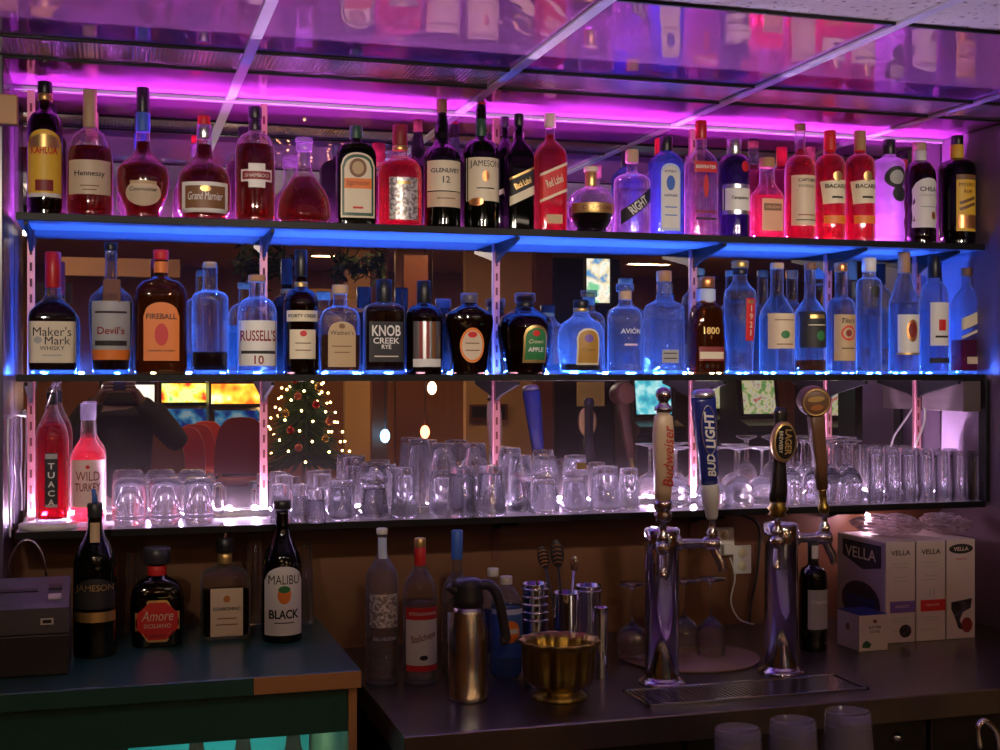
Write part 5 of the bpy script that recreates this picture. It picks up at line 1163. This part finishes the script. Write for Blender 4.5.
wallbit(45, 180, 258, 276, 7.2, pbr('soffit', (.60, .42, .30), rough=.7))
def panel(name, px, py, w, h, yv, mat, frame, label, cat, group=None):
    X, Y, Z = refl(px, py, yv); d = depth_at(px, yv); W = w * d / F / 2; H = h * d / F / 2
    t = thing(name, label, cat, (X, Y + .012, Z), 0, group)
    MB().b2(-W, W, 0, .02, -H, H, .002).build('panel', mat, t)
    b = MB(); e = .02
    for s in (-1, 1): b.b2(s * (W + e / 2) - e / 2, s * (W + e / 2) + e / 2, -.01, .03, -H - e, H + e); b.b2(-W, W, -.01, .03, s * (H + e / 2) - e / 2, s * (H + e / 2) + e / 2)
    b.build('frame', frame, t); return t
panel('wall_frame', 479, 412, 17, 11, 8.38, M['cab_black'], M['wood_dark'], 'small dark framed picture on the cream wall, left one', 'picture')
panel('wall_frame', 500, 412, 9, 12, 8.38, M['cab_black'], M['wood_dark'], 'small dark framed picture on the cream wall, right one', 'picture')
panel('wall_notice', 590, 394, 25, 21, 11.4, M['cream'], M['cream'], 'pale paper notice on the dark wall right of the cream wall', 'notice')
panel('television', 597, 281, 25, 44, 9.5, sg['tv'], M['cab_black'], 'bright television high on the wall behind the squat clear decanter', 'television')
panel('television', 690, 400, 12, 26, 12.0, sg['game'], M['cab_black'], 'small lit screen behind the blue beer handle', 'television')
panel('lit_sign', 52, 293, 34, 16, 9.0, M['cab_black'], M['cab_black'], 'dark hanging sign behind the red wax bottle', 'sign')
for i, (px, py, yv, col, lab) in enumerate(((505, 312, 10., (.1, 1., .25), 'small green neon light high in the room'), (15, 305, 9., (1., .35, .08), 'small orange lantern at the far left of the room'), (700, 283, 11., (1., .45, .12), 'small orange lantern behind the amber tequila bottle'), (432, 388, 9., (1., .55, .3), 'small warm lantern above the tall tumblers'), (425, 432, 8.8, (1., .2, .08), 'small red neon light behind the tall tumblers'), (385, 436, 8.6, (.2, .6, 1.), 'small blue neon light right of the lit tree'))):
    X, Y, Z = refl(px, py, yv)
    t = thing('hanging_lantern', lab, 'lantern', (X, Y, Z), 0, 'small lights across the room')
    MB().ball((0, 0, 0), .045, 14, (1, 1, 1.4)).build('lamp_globe', emit('lantern_%d' % i, col, 14.), t)
    MB().tube([(0, 0, .06), (0, 0, max(.08, Z_ROOM - Z - .001))], .006, 6).build('rod', M['cab_black'], t)
def garland(px, py, yv, w, label, seed):
    X, Y, Z = refl(px, py, yv); random.seed(seed); t = thing('hanging_garland', label, 'garland', (X, Y, Z), 0, 'dark garlands hung in the room'); b = MB()
    for i in range(160):
        c = Vector((random.uniform(-w, w), random.uniform(-.12, .12), random.gauss(0, .06))); d1 = Vector((random.gauss(0, 1), random.gauss(0, 1), random.gauss(0, 1))).normalized() * .06; d2 = d1.cross(Vector((random.gauss(0, 1), random.gauss(0, 1), random.gauss(0, 1)))).normalized() * .018
        b.add([c - d1, c + d2, c + d1, c - d2], [[0, 1, 2, 3]], True)
    b.build('leaves', M['tree_green'], t); MB().tube([(-w, 0, 0), (0, 0, .02), (w, 0, 0)], .012, 6).build('branch', M['wood_dark'], t)
    for q in (-.7, .7): MB().tube([(q * w, 0, 0), (q * w, 0, Z_ROOM - Z - .001)], .004, 5).build('wire', M['cab_black'], t)
garland(265, 264, 6.2, .20, 'dark leafy garland hung high behind the long-necked dark whisky bottle', 21)
garland(358, 266, 6.6, .20, 'dark leafy garland hung high above the flat bourbon and rye bottles', 22)
panel('wall_sign', 367, 299, 16, 26, 10.5, M['red_vinyl'], M['red_vinyl'], 'plain red square sign high on the far wall behind the rye bottle', 'sign')
wallbit(300, 362, 289, 299, 9.0, pbr('yellow_beam', (.75, .50, .12), rough=.6)); wallbit(404, 428, 255, 330, 7.0, M['wood_dark'])
# ------------------------------------------------------------------ the person taking the photograph
def skin(name, joints, edges, radii, mat, parent, sub=2, root=0):
    me = bpy.data.meshes.new(name); me.from_pydata([Vector(j) for j in joints], edges, []); me.update()
    o = bpy.data.objects.new(name, me); link(o, parent); me.materials.append(mat)
    m = o.modifiers.new('skin', 'SKIN'); m.use_smooth_shade = True
    for v, r in zip(me.skin_vertices[0].data, radii):
        v.radius = r if isinstance(r, tuple) else (r, r); v.use_root = False
    me.skin_vertices[0].data[root].use_root = True
    s = o.modifiers.new('smooth', 'SUBSURF'); s.levels = sub; s.render_levels = sub
    return o
M['skin'] = pbr('skin', (.55, .33, .24), rough=.55); M['hoodie'] = pbr('hoodie', (.085, .075, .055), rough=.9, bump=(40, .3)); M['denim'] = pbr('denim', (.05, .06, .10), rough=.9); M['hair'] = pbr('hair', (.05, .03, .02), rough=.6)
PX, PY = .03, -3.62
t = thing('person', 'person in dark olive hoodie holding up a phone in both hands, in the mirror', 'person', (PX, PY, 0))
J = {'pelvis': (0, -.02, .92), 'waist': (0, -.02, 1.08), 'chest': (0, -.02, 1.26), 'upper': (0, -.03, 1.39), 'neck': (-.005, -.02, 1.475), 'head0': (-.008, 0, 1.55), 'head1': (-.01, .0, 1.63), 'head2': (-.01, -.01, 1.70)}
for s, n in ((-1, 'l'), (1, 'r')):
    J.update({'sh' + n: (s * .17, -.03, 1.385), 'el' + n: (s * .285 + (.01 if s > 0 else 0), .05, 1.235), 'wr' + n: (s * .095 - .01, .205, 1.475), 'hd' + n: (s * .07 - .01, .232, 1.53),
              'hp' + n: (s * .095, -.02, .86), 'kn' + n: (s * .11, .01, .48), 'an' + n: (s * .12, -.03, .09), 'to' + n: (s * .135, .13, .045)})
keys = list(J); ix = {k: i for i, k in enumerate(keys)}
E = [('pelvis', 'waist'), ('waist', 'chest'), ('chest', 'upper'), ('upper', 'neck'), ('neck', 'head0'), ('head0', 'head1'), ('head1', 'head2')]
for n in 'lr': E += [('upper', 'sh' + n), ('sh' + n, 'el' + n), ('el' + n, 'wr' + n), ('wr' + n, 'hd' + n), ('pelvis', 'hp' + n), ('hp' + n, 'kn' + n), ('kn' + n, 'an' + n), ('an' + n, 'to' + n)]
rad = {'pelvis': (.15, .11), 'waist': (.14, .10), 'chest': (.16, .115), 'upper': (.13, .095), 'neck': .055, 'head0': (.070, .085), 'head1': (.076, .095), 'head2': (.055, .07)}
for n in 'lr': rad.update({'sh' + n: .065, 'el' + n: .044, 'wr' + n: .029, 'hd' + n: (.036, .018), 'hp' + n: .085, 'kn' + n: .056, 'an' + n: .040, 'to' + n: .034})
skin('body', [J[k] for k in keys], [(ix[a], ix[b]) for a, b in E], [rad[k] for k in keys], M['skin'], t)
def sub_skin(name, ks, es, grow, mat):
    i2 = {k: i for i, k in enumerate(ks)}
    g = lambda r: tuple(q + grow for q in r) if isinstance(r, tuple) else r + grow
    return skin(name, [J[k] for k in ks], [(i2[a], i2[b]) for a, b in es], [g(rad[k]) for k in ks], mat, t)
ks = ['pelvis', 'waist', 'chest', 'upper', 'shl', 'shr', 'ell', 'elr', 'wrl', 'wrr']
sub_skin('hoodie', ks, [('pelvis', 'waist'), ('waist', 'chest'), ('chest', 'upper'), ('upper', 'shl'), ('upper', 'shr'), ('shl', 'ell'), ('shr', 'elr'), ('ell', 'wrl'), ('elr', 'wrr')], .018, M['hoodie'])
MB().tube([(.10 * math.cos(q), -.03 + .085 * math.sin(q), 1.455 + .02 * math.sin(q)) for q in [2 * PI * i / 24 for i in range(24)]], .032, 10, True).build('hood', M['hoodie'], t)
ks = ['pelvis', 'hpl', 'hpr', 'knl', 'knr', 'anl', 'anr']
sub_skin('trousers', ks, [('pelvis', 'hpl'), ('pelvis', 'hpr'), ('hpl', 'knl'), ('hpr', 'knr'), ('knl', 'anl'), ('knr', 'anr')], .014, M['denim'])
for s in (-1, 1): MB().ball((s * .13, .06, .048), .05, 16, (1.0, 2.5, .92)).build('shoe', M['cab_black'], t)
hr = MB().ball((-.01, -.022, 1.665), .105, 20, (.86, 1.02, 1.0)); hr.v = [(x, min(y, .055 + max(0, z - 1.70) * .3), max(z, 1.60 + max(0, y) * 1.1)) for x, y, z in hr.v]; hr.build('hair', M['hair'], t)
for s in (-1, 1):
    MB().ball((-.01 + s * .032, .090, 1.625), .012, 12, (1.2, .6, .8)).build('eye', M['white_paper'], t)
    MB().ball((-.01 + s * .084, -.005, 1.615), .022, 12, (.4, .8, 1.4)).build('ear', M['skin'], t)
MB().ball((-.01, .100, 1.595), .014, 12, (.8, 1.1, 1.5)).build('nose', M['skin'], t); MB().ball((-.01, .086, 1.555), .02, 12, (1.2, .5, .3)).build('mouth', M['maroon'], t)
for s in (-1, 1):      # five fingers a hand, curled round the phone edge
    hx_ = s * .07 - .01
    for k in range(4):
        z0 = 1.515 + .018 * k; L = (.052, .060, .062, .055)[k]
        skin('finger', [(hx_ + s * .006, .240, z0), (hx_ - s * .004, .262, z0 + .006), (hx_ - s * .024, .2755, z0 + .008), (hx_ - s * (.024 + L * .35), .2755, z0 + .008)], [(0, 1), (1, 2), (2, 3)], [.0095, .009, .008, .0065], M['skin'], t, 1)
    skin('thumb', [(hx_, .215, 1.505), (hx_ - s * .012, .218, 1.53), (hx_ - s * .026, .238, 1.55)], [(0, 1), (1, 2)], [.012, .010, .008], M['skin'], t, 1)
t = thing('smartphone', 'dark smartphone held up by the person in the hoodie', 'phone', (PX - .01, PY + .255, 1.555))
MB().b2(-.074, .074, -.004, .004, -.036, .036, .003).build('phone_body', M['cab_black'], t)
MB().lathe([(.004, .008), (.0055, .008), (.006, .006)], 16, c=(.055, 0, .018), axis='y').build('lens', M['silver'], t)
# ------------------------------------------------------------------ lamps of the room and the fill lights added over the bar
def ceiling_light(x, y, w, h, strength, col, label, zc=Z_CEIL):
    t = thing('ceiling_light', label, 'ceiling light', (x, y, zc), 0, 'ceiling lights')
    MB().b2(-w / 2, w / 2, -h / 2, h / 2, -.008, -.002).build('diffuser', emit('lamp_%g_%g' % (strength, col[2]), col, strength), t)
    b = MB()
    for s in (-1, 1): b.b2(s * (w / 2 + .01) - .01, s * (w / 2 + .01) + .01, -h / 2 - .02, h / 2 + .02, -.012, -.001); b.b2(-w / 2, w / 2, s * (h / 2 + .01) - .01, s * (h / 2 + .01) + .01, -.012, -.001)
    b.build('frame', M['white_plastic'], t)
LW = (1., .80, .62)
for x, lab in ((-.6, 'added square fill light over the bar, left'), (.57, 'added square fill light over the bar, middle'), (1.78, 'added square fill light over the bar, right')): ceiling_light(x, -2.62, .50, .22, BAR_FILL, LW, lab)  # added front fill panels, set where the top shelf hides their reflection
for i, (x, y) in enumerate(((-.5, -6.0), (2.6, -6.4), (6., -6.2), (.5, -8.6), (3.8, -9.2), (8., -9.), (-1.5, -11.5), (2.5, -12), (6.5, -12))):
    ceiling_light(x, y, .55, .16, LAMP_B, (1., .55, .25), 'amber ceiling light over the ' + ['left front', 'middle front', 'right front', 'left middle', 'centre', 'right middle', 'left rear', 'middle rear', 'right rear'][i] + ' of the room', Z_ROOM)
for i, (x, tx) in enumerate(((-.35, .05), (.45, .75), (1.25, 1.45), (2.0, 2.1))):  # added fill spots and fixtures, lighting the bottle labels from the front
    p = Vector((x, -2.30, 2.20)); q = Vector((tx, 0, 1.78)); dv = (q - p).normalized()
    t = thing('shelf_fill_spot', 'added fill spotlight aimed at the bottle shelves, %s of four' % ('leftmost', 'second', 'third', 'rightmost')[i], 'spotlight', p, 0, 'added fill spotlights over the bar')
    Mq = dv.to_track_quat('-Z', 'Y').to_matrix().to_4x4()
    MB().lathe([(.10, .02), (.10, .035), (.0, .042), (-.03, .045), (-.03, .040), (.02, .036), (.03, .001)], 24, caps=(True, False)).xf(Mq).build('can', M['cab_black'], t)
    MB().tube([(0, 0, .05), (0, 0, Z_CEIL - 2.20 - .001)], .008, 8).build('stem', M['cab_black'], t)
    L = bpy.data.lights.new('spot', 'SPOT'); L.energy = SPOT; L.color = (1., .84, .68); L.spot_size = R(46); L.spot_blend = 1.; L.shadow_soft_size = .035
    o = bpy.data.objects.new('spot_lamp', L); COL.objects.link(o); o.parent = t; o.rotation_euler = dv.to_track_quat('-Z', 'Y').to_euler(); o.location = dv * .032

# ================================================================== LIGHT AND CAMERA
def area(name, loc, rot, size, power, col, sy=None):
    L = bpy.data.lights.new(name, 'AREA'); L.energy = power; L.color = col; L.size = size
    if sy: L.shape = 'RECTANGLE'; L.size_y = sy
    o = bpy.data.objects.new(name, L); COL.objects.link(o); o.location = loc; o.rotation_euler = rot; return o
w = bpy.data.worlds.new('room_air'); SC.world = w; w.use_nodes = True
w.node_tree.nodes['Background'].inputs[0].default_value = (.5, .35, .3, 1); w.node_tree.nodes['Background'].inputs[1].default_value = .02
cam = bpy.data.cameras.new('camera'); cam.sensor_width = 36.; cam.lens = F / 1000 * 36; cam.clip_start = .03; cam.shift_y = -1 / 1000.
co = bpy.data.objects.new('camera', cam); COL.objects.link(co); co.location = (0, -DC, EYE); co.rotation_euler = (R(90), 0, -YAW)
SC.camera = co
SC.view_settings.view_transform = 'Standard'; SC.view_settings.look = 'None'; SC.view_settings.gamma = 1.; SC.view_settings.exposure = 0.
SC.view_settings.use_curve_mapping = False
cy = SC.cycles
cy.max_bounces = 14; cy.diffuse_bounces = 3; cy.glossy_bounces = 6; cy.transmission_bounces = 8; cy.transparent_max_bounces = 40
cy.caustics_reflective = False; cy.caustics_refractive = False; cy.sample_clamp_indirect = 4.; cy.use_denoising = True
